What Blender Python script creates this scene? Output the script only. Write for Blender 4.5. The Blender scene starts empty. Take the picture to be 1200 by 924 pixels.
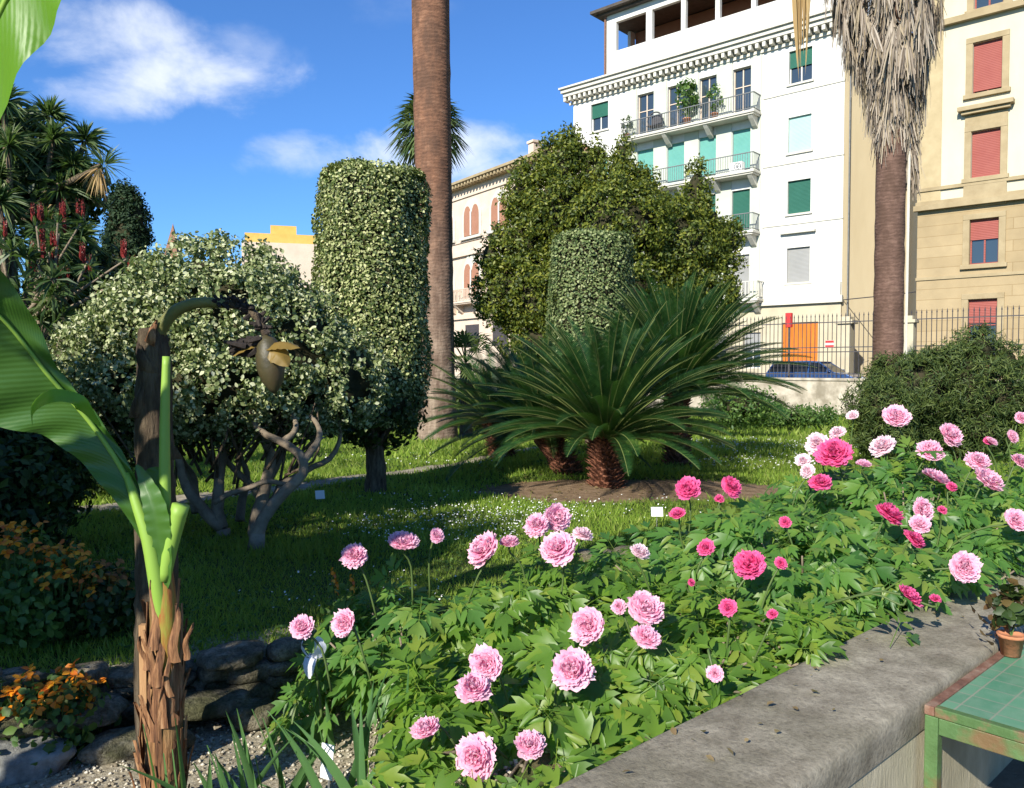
import bpy, math, random
import numpy as np
from math import sin, cos, pi, radians, sqrt, atan2
from mathutils import Vector, Matrix, noise as mnoise

random.seed(7)
RNG = np.random.default_rng(7)
SC = bpy.context.scene
COL = SC.collection

# ------------------------------------------------------------------ camera, sky, sun, exposure
FPX, CX, CY, EYE, PITCH = 942.0, 600.0, 462.0, 1.6, math.atan(32/942.0)
cam = bpy.data.cameras.new('camera'); cam.sensor_width = 36; cam.lens = 36*FPX/1200.0
cam.clip_start = 0.05; cam.clip_end = 3000
cam_o = bpy.data.objects.new('camera', cam); COL.objects.link(cam_o)
cam_o.location = (0, 0, EYE); cam_o.rotation_euler = (pi/2-PITCH, 0, 0)
SC.camera = cam_o

SUN_AZ, SUN_EL = radians(29), radians(31)        # sun stands behind the camera to the left
W = bpy.data.worlds.new('World'); SC.world = W; W.use_nodes = True
nt = W.node_tree; nt.nodes.clear()
def wn(t, **k):
    n = nt.nodes.new(t)
    for a, b in k.items(): setattr(n, a, b)
    return n
def wl(a, b): nt.links.new(a, b)
def wmath(op, a, b=None, clamp=False):
    n = wn('ShaderNodeMath', operation=op); n.use_clamp = clamp
    for i, v in enumerate((a, b)):
        if v is None: continue
        if isinstance(v, (int, float)): n.inputs[i].default_value = v
        else: wl(v, n.inputs[i])
    return n.outputs[0]
sky = wn('ShaderNodeTexSky', sky_type='NISHITA'); sky.sun_disc = False
sky.sun_elevation = SUN_EL; sky.sun_rotation = pi+SUN_AZ    # measured clockwise from +Y
sky.air_density = 1.0; sky.dust_density = 0.2; sky.ozone_density = 3.5; sky.altitude = 200
tint = wn('ShaderNodeMix', data_type='RGBA', blend_type='MULTIPLY'); tint.inputs[0].default_value = 1
wl(sky.outputs[0], tint.inputs[6]); tint.inputs[7].default_value = (0.64, 1.04, 1.52, 1)
tc = wn('ShaderNodeTexCoord'); sep = wn('ShaderNodeSeparateXYZ'); wl(tc.outputs['Generated'], sep.inputs[0])
yy = wmath('MAXIMUM', sep.outputs[1], 0.05)
uu = wmath('DIVIDE', sep.outputs[0], yy); vv = wmath('DIVIDE', sep.outputs[2], yy)
nz = wn('ShaderNodeTexNoise'); nz.inputs['Scale'].default_value = 6.5; nz.inputs['Detail'].default_value = 9; nz.inputs['Roughness'].default_value = 0.58; nz.inputs['Distortion'].default_value = .3
mp = wn('ShaderNodeMapping'); mp.inputs['Scale'].default_value = (1, 1, 1.5); wl(tc.outputs['Generated'], mp.inputs[0]); wl(mp.outputs[0], nz.inputs['Vector'])
nzv = wmath('MULTIPLY', wmath('SUBTRACT', nz.outputs['Fac'], 0.5), 4.2)
tot = None
for (u0, v0, ru, rv, amp) in [(-.41, .355, .17, .06, 1.0), (-.49, .405, .15, .055, .9), (-.33, .385, .09, .05, .55), (-.10, .258, .15, .045, 1.0), (-.25, .262, .10, .035, .8), (.0, .235, .11, .04, 1.0), (-.16, .44, .10, .03, .3), (.9, .3, .3, .05, .7), (-1.1, .25, .3, .06, .8)]:
    a = wmath('POWER', wmath('DIVIDE', wmath('SUBTRACT', uu, u0), ru), 2.0)
    a = wmath('POWER', wmath('ABSOLUTE', wmath('DIVIDE', wmath('SUBTRACT', uu, u0), ru)), 2.0)
    b = wmath('POWER', wmath('ABSOLUTE', wmath('DIVIDE', wmath('SUBTRACT', vv, v0), rv)), 2.0)
    g = wmath('MULTIPLY', wmath('SUBTRACT', 1.0, wmath('ADD', a, b)), 1.0)
    g = wmath('MULTIPLY', wmath('MAXIMUM', wmath('ADD', g, nzv), 0.0), amp)
    # fade far from the blob
    f = wmath('MULTIPLY', wmath('SUBTRACT', 2.6, wmath('ADD', a, b)), 1.0, True)
    g = wmath('MULTIPLY', g, f)
    tot = g if tot is None else wmath('MAXIMUM', tot, g)
cm = wn('ShaderNodeMapRange'); cm.interpolation_type = 'SMOOTHSTEP'
wl(tot, cm.inputs[0]); cm.inputs[1].default_value = 0.05; cm.inputs[2].default_value = 1.55; cm.inputs[4].default_value = 0.86
cmix = wn('ShaderNodeMix', data_type='RGBA'); wl(cm.outputs[0], cmix.inputs[0]); wl(tint.outputs[2], cmix.inputs[6])
cmix.inputs[7].default_value = (8.4, 8.9, 9.8, 1)
bg = wn('ShaderNodeBackground'); bg.inputs[1].default_value = 0.070; wl(cmix.outputs[2], bg.inputs[0])
wo = wn('ShaderNodeOutputWorld'); wl(bg.outputs[0], wo.inputs[0])

sd = bpy.data.lights.new('sun', 'SUN'); sd.energy = 4.9; sd.angle = radians(0.5); sd.color = (1.0, .94, .82)
so = bpy.data.objects.new('sun', sd); COL.objects.link(so)
to_sun = Vector((-sin(SUN_AZ)*cos(SUN_EL), -cos(SUN_AZ)*cos(SUN_EL), sin(SUN_EL)))
so.rotation_euler = to_sun.to_track_quat('Z', 'Y').to_euler(); so.location = (-20, -30, 30)
SC.view_settings.view_transform = 'Standard'; SC.view_settings.look = 'None'
SC.view_settings.exposure = 0.85; SC.view_settings.gamma = 1; SC.view_settings.use_curve_mapping = False
SC.cycles.max_bounces = 6; SC.cycles.transparent_max_bounces = 4; SC.cycles.use_denoising = True
SC.cycles.caustics_reflective = False; SC.cycles.caustics_refractive = False

# ------------------------------------------------------------------ geometry helpers
def ray(px, py):
    a, b = px-CX, CY-py
    return np.array([a, b*sin(PITCH)+FPX*cos(PITCH), b*cos(PITCH)-FPX*sin(PITCH)])
def P(px, py, Y):
    r = ray(px, py); return np.array([0, 0, EYE])+r*(Y/r[1])
def sm(x): x = min(1, max(0, x)); return x*x*(3-2*x)
LD = np.array([.738, .674]); LN = np.array([-.674, .738])      # along the ledge / across it, away from the camera
def ledge_xy(w, q): p = LD*w+LN*q; return p[0], p[1]
EA, EDn = np.array([-1.76, 3.53]), np.array([.922, .386])       # rubble edge line
def gz_arr(x, y):
    x = np.asarray(x, float); y = np.asarray(y, float)
    S = lambda v: (lambda c: c*c*(3-2*c))(np.clip(v, 0, 1))
    q = LN[0]*x+LN[1]*y
    e = (x-EA[0])*(-EDn[1])+(y-EA[1])*EDn[0]
    lawn = .25-.75*S((y-9)/26)
    bed = .40*S((2.75-q)/1.1)
    front = np.maximum(bed, .0)
    right = S((x-.3)/1.0)
    front = np.maximum(front, right*.24)
    z = front+(lawn-front)*S((e+.05)/.14)
    z = np.where(q < 1.30, -.35, z)
    z = np.where(y > 36, z+S((y-36)/2)*.9*0, z)
    return z
def gz(x, y): return float(gz_arr(x, y))
def G(px, py, z=None):
    r = ray(px, py)
    if z is not None: return np.array([0, 0, EYE])+r*((z-EYE)/r[2])
    Y = 2.0
    for _ in range(40):
        p = P(px, py, Y); Y2 = r[1]*((gz(p[0], p[1])-EYE)/r[2]); Y = Y*.5+Y2*.5
    p = P(px, py, Y); return p

def link(o, parent=None):
    COL.objects.link(o)
    if parent is not None: o.parent = parent
    return o
CORE = [None, 0]      # the shade-dark core inside the last crown: its face array and face count
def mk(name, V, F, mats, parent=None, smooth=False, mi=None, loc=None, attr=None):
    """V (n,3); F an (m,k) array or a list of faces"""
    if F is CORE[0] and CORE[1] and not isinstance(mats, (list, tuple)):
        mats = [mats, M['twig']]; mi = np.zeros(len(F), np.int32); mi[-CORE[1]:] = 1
    me = bpy.data.meshes.new(name)
    V = np.asarray(V, np.float32).reshape(-1, 3)
    if isinstance(F, np.ndarray):
        m, k = F.shape
        me.vertices.add(len(V)); me.vertices.foreach_set('co', V.ravel())
        me.loops.add(m*k); me.loops.foreach_set('vertex_index', F.astype(np.int32).ravel())
        me.polygons.add(m); me.polygons.foreach_set('loop_start', np.arange(0, m*k, k, dtype=np.int32))
        me.update(calc_edges=True)
    else:
        me.from_pydata([tuple(map(float, v)) for v in V], [], [tuple(map(int, f)) for f in F])
    if smooth: me.polygons.foreach_set('use_smooth', np.ones(len(me.polygons), bool))
    for m_ in (mats if isinstance(mats, (list, tuple)) else [mats]): me.materials.append(m_)
    if mi is not None: me.polygons.foreach_set('material_index', np.asarray(mi, np.int32))
    if attr is not None:
        a = me.attributes.new('tone', 'FLOAT', 'POINT'); a.data.foreach_set('value', np.asarray(attr, np.float32))
    me.update()
    o = bpy.data.objects.new(name, me)
    if loc is not None: o.location = loc
    return link(o, parent)
def root(name, loc, rz=0, label=None, cat=None, group=None):
    o = bpy.data.objects.new(name, None); o.empty_display_size = .2; COL.objects.link(o)
    o.location = tuple(float(v) for v in loc); o.rotation_euler = (0, 0, rz)
    return tag(o, label, cat, group)
def tag(o, label=None, cat=None, group=None, kind=None):
    if label: o['label'] = label
    if cat: o['category'] = cat
    if group: o['group'] = group
    if kind: o['kind'] = kind
    return o

class MB:
    def __init__(s): s.v = []; s.f = []; s.m = []; s.t = []
    def add(s, V, F, m=0, t=0.0):
        n = len(s.v); s.v.extend([tuple(v) for v in V]); s.f.extend([tuple(i+n for i in f) for f in F]); s.m.extend([m]*len(F))
        s.t.extend(list(t) if hasattr(t, '__len__') else [t]*len(V)); return s
    def box(s, x0, x1, y0, y1, z0, z1, m=0):
        return s.add([(x0,y0,z0),(x1,y0,z0),(x1,y1,z0),(x0,y1,z0),(x0,y0,z1),(x1,y0,z1),(x1,y1,z1),(x0,y1,z1)],
                     [(0,3,2,1),(4,5,6,7),(0,1,5,4),(1,2,6,5),(2,3,7,6),(3,0,4,7)], m)
    def tube(s, pts, rad, n=8, m=0, cap=True, jit=0):
        V, F = tube(pts, rad, n, cap, jit); return s.add(V, F, m)
    def build(s, name, mats, parent=None, smooth=False, loc=None, attr=False, bevel=0):
        o = mk(name, s.v, s.f, mats, parent, smooth, s.m, loc, s.t if attr else None)
        if bevel:
            b = o.modifiers.new('bevel', 'BEVEL'); b.width = bevel; b.segments = 2; b.limit_method = 'ANGLE'
        return o
def tube(pts, rad, n=8, cap=True, jit=0):
    pts = [Vector([float(c) for c in p]) for p in pts]
    if not hasattr(rad, '__len__'): rad = [rad]*len(pts)
    V, F = [], []; ref = None
    for i, p in enumerate(pts):
        d = (pts[min(i+1, len(pts)-1)]-pts[max(i-1, 0)]).normalized()
        if ref is None:
            ref = Vector((1, 0, 0)) if abs(d.x) < .8 else Vector((0, 1, 0))
        a = (ref-d*ref.dot(d)).normalized(); b = d.cross(a); ref = a
        for k in range(n):
            r = rad[i]*(1+random.uniform(-jit, jit)); th = 2*pi*k/n
            V.append(p+a*(cos(th)*r)+b*(sin(th)*r))
    for i in range(len(pts)-1):
        for k in range(n):
            F.append((i*n+k, i*n+(k+1) % n, (i+1)*n+(k+1) % n, (i+1)*n+k))
    if cap: F.append(tuple(range(n-1, -1, -1))); F.append(tuple(range((len(pts)-1)*n, len(pts)*n)))
    return V, F
def curve(ctrl, n=20):
    """Catmull-Rom through control points"""
    c = [np.array(p, float) for p in ctrl]; c = [2*c[0]-c[1]]+c+[2*c[-1]-c[-2]]; out = []
    seg = len(c)-3
    for k in range(n):
        t = k/(n-1)*seg; i = min(int(t), seg-1); t -= i
        p0, p1, p2, p3 = c[i:i+4]
        out.append(.5*((2*p1)+(-p0+p2)*t+(2*p0-5*p1+4*p2-p3)*t*t+(-p0+3*p1-3*p2+p3)*t**3))
    return out
def unit(a): return a/np.maximum(np.linalg.norm(a, axis=-1, keepdims=True), 1e-9)
def frames(nrm, up=None, rng=RNG):
    """orthonormal frames: Z = nrm, Y = random or towards 'up' within the plane"""
    Z = unit(nrm)
    r = rng.normal(size=Z.shape) if up is None else np.asarray(up, float)+np.zeros_like(Z)
    Y = unit(r-Z*np.sum(r*Z, -1, keepdims=True)); X = np.cross(Y, Z)
    return X, Y, Z
def scatter(T, F, pos, X, Y, Z, s):
    T = np.asarray(T, float); F = np.asarray(F); s = np.asarray(s, float).reshape(-1, 1, 1)*np.ones((len(pos), 1, 1))
    V = pos[:, None, :]+s*(T[None, :, 0:1]*X[:, None, :]+T[None, :, 1:2]*Y[:, None, :]+T[None, :, 2:3]*Z[:, None, :])
    FF = (F[None]+(np.arange(len(pos))*len(T))[:, None, None]).reshape(-1, F.shape[1])
    return V.reshape(-1, 3), FF
def join(parts):
    Vs, Fs, n = [], [], 0
    for V, F in parts: Vs.append(V); Fs.append(F+n); n += len(V)
    return np.concatenate(Vs), np.concatenate(Fs)
LEAF = ([(0,0,0),(.26,.45,.07),(0,1,-.05),(-.26,.45,.07)], [(0,1,2),(0,2,3)])
LEAFW = ([(0,0,0),(.34,.35,.09),(.24,.75,.05),(0,1,-.06),(-.24,.75,.05),(-.34,.35,.09),(0,.5,0)], [(0,1,6),(1,2,6),(2,3,6),(3,4,6),(4,5,6),(5,0,6)])
NEEDLE = ([(-.05,0,0),(.05,0,0),(0,1,0)], [(0,1,2)])
def tri_icosphere(c, r, sub=3, amp=.12, fr=1.5, seed=0):
    import bmesh
    bm = bmesh.new(); bmesh.ops.create_icosphere(bm, subdivisions=sub, radius=1)
    V = np.array([v.co[:] for v in bm.verts]); F = np.array([[v.index for v in f.verts] for f in bm.faces]); bm.free()
    k = np.array([1+amp*mnoise.noise(Vector(v*fr)+Vector((seed*3.1, seed, 0))) for v in V])
    return V*k[:, None]*np.array(r)+np.array(c), F
def crown(blobs, n, size, clump=.3, per=40, tmpl=LEAF, outw=.9, core=.72, vary=.5, flat=1.0, amp=.14):
    """leaf clumps over the surface of a union of ellipsoids"""
    B = np.array(blobs, float); C, R = B[:, :3], B[:, 3:6]
    area = (R[:, 0]*R[:, 2]+R[:, 1]*R[:, 2]+R[:, 0]*R[:, 1]); area /= area.sum()
    M = max(4, n//per); idx = RNG.choice(len(B), M, p=area)
    d = unit(RNG.normal(size=(M, 3))); rr = 1-np.abs(RNG.normal(size=(M, 1)))*.10+amp*np.sin(d[:, :1]*5+idx[:, None])*np.cos(d[:, 1:2]*6+idx[:, None]*2)
    cc = C[idx]+d*R[idx]*rr
    ok = np.ones(M, bool)
    for b in range(len(B)):
        q = ((cc-C[b])/R[b]); ok &= ~((np.sum(q*q, 1) < .62))
    cc, d = cc[ok], d[ok]; M = len(cc)
    cs = clump*(RNG.random(M)*.8+.6)
    k = max(1, n//M)
    dirs = unit(RNG.normal(size=(M, k, 3))); rad = RNG.random((M, k, 1))**.4
    pos = (cc[:, None]+dirs*rad*cs[:, None, None]*np.array([1, 1, flat])).reshape(-1, 3)
    nr = (dirs*.6+d[:, None]*outw+RNG.normal(size=(M, k, 3))*vary).reshape(-1, 3)
    X, Y, Z = frames(nr)
    out = [scatter(tmpl[0], tmpl[1], pos, X, Y, Z, size*(RNG.random(len(pos))*.7+.65))]
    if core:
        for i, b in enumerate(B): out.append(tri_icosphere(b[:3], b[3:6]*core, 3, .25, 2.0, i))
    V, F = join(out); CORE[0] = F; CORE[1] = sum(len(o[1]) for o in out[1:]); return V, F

# ------------------------------------------------------------------ materials
def nmat(name):
    m = bpy.data.materials.new(name); m.use_nodes = True; n = m.node_tree; n.nodes.clear()
    return m, n
def N(n, t, **k):
    x = n.nodes.new(t)
    for a, b in k.items(): setattr(x, a, b)
    return x
def ramp(n, fac, stops):
    r = N(n, 'ShaderNodeValToRGB'); e = r.color_ramp.elements
    while len(e) > 1: e.remove(e[-1])
    e[0].position = stops[0][0]; e[0].color = (*stops[0][1], 1)
    for p, c in stops[1:]: x = e.new(p); x.color = (*c, 1)
    n.links.new(fac, r.inputs[0]); return r.outputs[0]
def noise_tex(n, scale, detail=6, rough=.6, coord='Object', vec=None, stretch=None):
    t = N(n, 'ShaderNodeTexCoord'); x = N(n, 'ShaderNodeTexNoise'); x.inputs['Scale'].default_value = scale
    x.inputs['Detail'].default_value = detail; x.inputs['Roughness'].default_value = rough
    src = t.outputs[coord]
    if stretch:
        mp_ = N(n, 'ShaderNodeMapping'); mp_.inputs['Scale'].default_value = stretch; n.links.new(src, mp_.inputs[0]); src = mp_.outputs[0]
    n.links.new(src, x.inputs['Vector']); return x.outputs['Fac']
def mix(n, fac, a, b, mode='MIX'):
    x = N(n, 'ShaderNodeMix', data_type='RGBA', blend_type=mode)
    for i, v in ((0, fac), (6, a), (7, b)):
        if isinstance(v, (int, float)): x.inputs[i].default_value = v
        elif isinstance(v, tuple): x.inputs[i].default_value = (*v[:3], 1)
        else: n.links.new(v, x.inputs[i])
    return x.outputs[2]
def bsdf_out(n, col, rough=.6, spec=.4, bump=None, bstr=.3, bdist=.02, metal=0):
    b = N(n, 'ShaderNodeBsdfPrincipled'); o = N(n, 'ShaderNodeOutputMaterial')
    if isinstance(col, tuple): b.inputs['Base Color'].default_value = (*col, 1)
    else: n.links.new(col, b.inputs['Base Color'])
    b.inputs['Roughness'].default_value = rough; b.inputs['Specular IOR Level'].default_value = spec; b.inputs['Metallic'].default_value = metal
    if bump is not None:
        bb = N(n, 'ShaderNodeBump'); bb.inputs['Strength'].default_value = bstr; bb.inputs['Distance'].default_value = bdist
        n.links.new(bump, bb.inputs['Height']); n.links.new(bb.outputs[0], b.inputs['Normal'])
    n.links.new(b.outputs[0], o.inputs[0]); return b, o
def surf(name, stops, scale=4, rough=.75, spec=.3, bump=.3, bscale=None, detail=8, stretch=None, bdist=.02, metal=0, big=None, speck=0):
    """stops: 2+ colours blended by noise; big: (colour, scale, amount) second broad layer"""
    m, n = nmat(name)
    f = noise_tex(n, scale, detail, .62, stretch=stretch)
    k = len(stops); c = ramp(n, f, [(.32+.36*i/max(1, k-1), s) for i, s in enumerate(stops)]) if k > 1 else stops[0]
    if big:
        f2 = noise_tex(n, big[1], 4, .6); r2 = ramp(n, f2, [(.45, (0, 0, 0)), (.62, (big[2],)*3)])
        c = mix(n, r2, c, big[0])
    if speck: c = mix(n, 1.0, c, ramp(n, noise_tex(n, 70, 5, .75), [(.34, (1-speck,)*3), (.5, (1.0,)*3), (.68, (1+speck*.6,)*3)]), 'MULTIPLY')
    bsdf_out(n, c, rough, spec, noise_tex(n, bscale or scale*3, 6, .65, stretch=stretch) if bump else None, bump or 0, bdist, metal)
    return m
def leafm(name, cols, trans=(.25, .45, .05), tf=.3, rough=.45, spec=.4, nscale=None, back=None):
    """leaf material: colour varies leaf by leaf; some light passes through"""
    m, n = nmat(name)
    g = N(n, 'ShaderNodeNewGeometry'); k = len(cols)
    c = ramp(n, g.outputs['Random Per Island'], [(i/max(1, k-1), s) for i, s in enumerate(cols)])
    if nscale:
        c = mix(n, ramp(n, noise_tex(n, nscale, 3), [(.35, (.55,)*3), (.65, (1.25,)*3)]), c, c) if False else mix(n, 1.0, c, ramp(n, noise_tex(n, nscale, 4), [(.35, (.60,)*3), (.65, (1.25,)*3)]), 'MULTIPLY')
    b, o = bsdf_out(n, c, rough, spec)
    t = N(n, 'ShaderNodeBsdfTranslucent'); t.inputs[0].default_value = (*trans, 1)
    mx = N(n, 'ShaderNodeMixShader'); mx.inputs[0].default_value = tf
    n.links.new(b.outputs[0], mx.inputs[1]); n.links.new(t.outputs[0], mx.inputs[2]); n.links.new(mx.outputs[0], o.inputs[0])
    return m
def petalm(name, inner, outer, tf=.45):
    m, n = nmat(name)
    a = N(n, 'ShaderNodeAttribute'); a.attribute_name = 'tone'
    c = ramp(n, a.outputs['Fac'], [(0, inner), (.55, tuple(.5*(i+j) for i, j in zip(inner, outer))), (1, outer)])
    c = mix(n, 1.0, c, ramp(n, noise_tex(n, 60, 3), [(.3, (.86,)*3), (.7, (1.06,)*3)]), 'MULTIPLY')
    b, o = bsdf_out(n, c, .55, .25)
    t = N(n, 'ShaderNodeBsdfTranslucent'); n.links.new(c, t.inputs[0])
    mx = N(n, 'ShaderNodeMixShader'); mx.inputs[0].default_value = tf
    n.links.new(b.outputs[0], mx.inputs[1]); n.links.new(t.outputs[0], mx.inputs[2]); n.links.new(mx.outputs[0], o.inputs[0])
    return m

M = {}
M['turf'] = surf('turf', [(.035,.055,.015), (.07,.11,.03), (.11,.15,.045)], 3, .95, .1, .5, 40, big=((.13,.11,.06), .9, .35))
M['soil'] = surf('soil', [(.06,.04,.025), (.13,.09,.055), (.2,.145,.09)], 9, .95, .1, .8, 40)
M['cstone'] = surf('ledge stone', [(.16,.14,.105), (.235,.21,.16), (.31,.28,.215)], 9, .95, .12, .8, 70, detail=12, big=((.12,.11,.075), 2.2, .5), bdist=.006, speck=.32)
M['plaster'] = surf('ledge plaster', [(.30,.27,.18), (.46,.41,.29)], 3, .9, .2, .35, 30, stretch=(2.5, 2.5, .7), big=((.2,.18,.12), 2, .4))
M['paving'] = surf('paving', [(.14,.12,.10), (.22,.2,.17)], 6, .9, .2, .5)
M['rock'] = surf('rock', [(.08,.07,.05), (.19,.165,.12), (.33,.295,.23)], 9, .95, .1, .9, 26, big=((.05,.055,.022), 4, .8), bdist=.04, speck=.5)
M['gravel'] = surf('gravel', [(.20,.17,.12), (.36,.32,.24), (.5,.46,.37)], 14, .9, .2, .4)
M['asphalt'] = surf('asphalt', [(.045,.045,.047), (.07,.07,.07)], 12, .9, .2, .3)
M['bark'] = surf('bark', [(.05,.035,.025), (.12,.09,.06), (.2,.16,.11)], 12, .9, .15, .8, 30, stretch=(3, 3, .7))
M['twig'] = surf('crown inner shade', [(.016,.018,.010), (.035,.034,.018), (.05,.042,.025)], 9, .95, .05, .9, 14)  # solid crown cores: inner shade of the foliage painted as dark twig brown
M['palebark'] = surf('pale bark', [(.13,.10,.07), (.26,.21,.15)], 9, .85, .2, .6, 25)
M['cream'] = surf('white stucco', [(.56,.555,.52), (.66,.655,.62)], .7, .8, .2, .08, 10, stretch=(1.5, 1.5, .5), big=((.44,.43,.39), .35, .5))
M['recess'] = surf('greenish stucco', [(.40,.43,.36), (.48,.50,.43)], .7, .85, .2, .08, 10)
M['trim'] = surf('stone trim', [(.46,.44,.38), (.56,.54,.47)], 2, .8, .2, .2)
M['basewall'] = surf('ground floor stucco', [(.40,.35,.25), (.48,.43,.31)], .9, .9, .1, .2, 8)
M['gapshade'] = surf('gap shade brown', [(.09,.075,.06), (.13,.11,.085)], 1, .9, .1, .2)  # dark brown that puts the shadow between the buildings into the colour
M['tanwall'] = surf('tan stucco', [(.62,.52,.34), (.70,.60,.41)], .5, .9, .1, .1, 8, stretch=(1, 1, .3))
M['sand'] = surf('sand stucco', [(.46,.42,.31), (.53,.49,.38)], .6, .9, .1, .1, 9, stretch=(1, 1, .4))
M['cornertan'] = surf('tan corner stone', [(.34,.27,.155), (.43,.35,.21)], 1.5, .9, .1, .15)
M['sandtrim'] = surf('sandstone trim', [(.27,.21,.12), (.36,.29,.175)], 1.5, .85, .2, .2)
M['roof'] = surf('terracotta tiles', [(.16,.09,.06), (.3,.17,.11)], 5, .9, .1, .6, 12)
M['ochre'] = surf('ochre stucco', [(.50,.31,.08), (.62,.40,.12)], 1, .9, .1, .1)
M['palestucco'] = surf('pale stucco', [(.52,.42,.33), (.6,.5,.4)], 1, .9, .1, .1)
M['iron'] = surf('dark iron', [(.03,.03,.035), (.07,.06,.06)], 9, .5, .5, .1)
M['rail'] = surf('grey iron', [(.10,.11,.11), (.18,.18,.18)], 9, .5, .5, .1)
M['glass'], _n = nmat('window glass'); bsdf_out(_n, (.03, .045, .06), .05, .9)
M['carglass'], _n = nmat('car glass'); bsdf_out(_n, (.015, .018, .02), .12, .35)
M['interior'] = surf('dark interior', [(.03,.026,.022), (.06,.05,.04)], 2, .9, .1, 0)
M['carpaint'], _n = nmat('blue car paint'); _b, _ = bsdf_out(_n, (.035, .085, .22), .3, .5, metal=.35); _b.inputs['Coat Weight'].default_value = .8
M['rubber'], _n = nmat('tyre rubber'); bsdf_out(_n, (.02, .02, .02), .8, .3)
M['rim'], _n = nmat('wheel metal'); bsdf_out(_n, (.45, .45, .47), .35, .5, metal=.8)
M['lamp'], _n = nmat('lamp plastic'); bsdf_out(_n, (.75, .78, .8), .15, .6)
M['redlamp'], _n = nmat('red lamp plastic'); bsdf_out(_n, (.4, .02, .02), .2, .6)
def shutterm(name, a, b, sc=26):
    m, n = nmat(name)
    t = N(n, 'ShaderNodeTexCoord'); w = N(n, 'ShaderNodeTexWave', wave_type='BANDS', bands_direction='Z'); w.inputs['Scale'].default_value = sc/6.28
    n.links.new(t.outputs['Object'], w.inputs[0])
    c = mix(n, noise_tex(n, 1.3, 4), a, b); bsdf_out(n, c, .6, .3, w.outputs['Fac'], .5, .02); return m
M['teal'] = shutterm('teal awning', (.085,.27,.235), (.13,.34,.295)); M['green'] = shutterm('green shutter', (.012,.08,.055), (.022,.115,.08))
M['paleteal'] = shutterm('pale shutter', (.28,.46,.42), (.36,.54,.49)); M['greysh'] = shutterm('grey shutter', (.22,.22,.21), (.30,.30,.29))
M['redsh'] = shutterm('red roller shutter', (.23,.05,.04), (.31,.095,.075)); M['brownsh'] = shutterm('brown shutter', (.28,.13,.08), (.38,.19,.12))
M['orangewood'] = surf('orange door', [(.46,.12,.01), (.58,.18,.02)], 2, .6, .3, .2, 12, stretch=(6, 6, .4))
M['greenpaint'] = surf('green paint', [(.055,.11,.035), (.09,.17,.06)], 9, .5, .4, .25, 40, big=((.16,.08,.04), 6, .8))
M['greenrust'] = surf('flaking green paint', [(.055,.11,.035), (.08,.15,.05)], 9, .6, .3, .3, 40, big=((.20,.09,.06), 9, 1.0))
M['rust'] = surf('rusty paint', [(.09,.045,.03), (.17,.085,.055), (.25,.17,.12)], 14, .75, .3, .4)
M['white'], _n = nmat('white card'); bsdf_out(_n, (.8, .8, .78), .5, .3)
M['redpaint'], _n = nmat('red sign paint'); bsdf_out(_n, (.55, .03, .03), .5, .3)
M['terracotta'] = surf('terracotta pot', [(.38,.15,.07), (.5,.22,.12)], 8, .85, .2, .2)
M['wood'] = surf('wood stake', [(.28,.15,.07), (.42,.25,.12)], 8, .8, .2, .3, stretch=(5, 5, .5))

# banded palm trunk: ring scars
def palm_trunk_mat(name, a, b, c, mossy):
    m, n = nmat(name)
    t = N(n, 'ShaderNodeTexCoord'); w = N(n, 'ShaderNodeTexWave', wave_type='BANDS', bands_direction='Z')
    w.inputs['Scale'].default_value = 4.3; w.inputs['Distortion'].default_value = 6; w.inputs['Detail'].default_value = 5; w.inputs['Detail Scale'].default_value = 2.2
    n.links.new(t.outputs['Object'], w.inputs[0])
    f = noise_tex(n, 5, 8, .7, stretch=(1, 1, 2.5)); c1 = ramp(n, f, [(.3, a), (.55, b), (.75, c)])
    c2 = mix(n, 1.0, c1, ramp(n, w.outputs['Fac'], [(0, (.86,)*3), (.2, (1.0,)*3)]), 'MULTIPLY')
    sp = N(n, 'ShaderNodeSeparateXYZ'); n.links.new(t.outputs['Object'], sp.inputs[0])
    mr = N(n, 'ShaderNodeMapRange'); n.links.new(sp.outputs[2], mr.inputs[0]); mr.inputs[1].default_value = mossy[0]; mr.inputs[2].default_value = mossy[1]
    mr.inputs[3].default_value = 1; mr.inputs[4].default_value = 0
    grey = ramp(n, noise_tex(n, 12, 8, .7, stretch=(1.5, 1.5, .35)), [(.3, (.13,.10,.075)), (.7, (.36,.28,.21))])
    c3 = mix(n, mr.outputs[0], c2, grey)
    c3 = mix(n, ramp(n, noise_tex(n, 2.2, 7, .7, stretch=(1.5, 1.5, .6)), [(.42, (0, 0, 0)), (.6, (.75,)*3)]), c3, (.075, .045, .032))
    ad = N(n, 'ShaderNodeMath', operation='ADD'); n.links.new(w.outputs['Fac'], ad.inputs[0]); n.links.new(f, ad.inputs[1])
    bsdf_out(n, c3, .85, .15, ad.outputs[0], .35, .012); return m
M['palm1'] = palm_trunk_mat('reddish palm trunk', (.10,.05,.032), (.21,.105,.062), (.29,.165,.105), (1.0, 5.2))
M['palm2'] = palm_trunk_mat('brown palm trunk', (.075,.045,.034), (.15,.09,.068), (.215,.14,.105), (0, .5))

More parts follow.
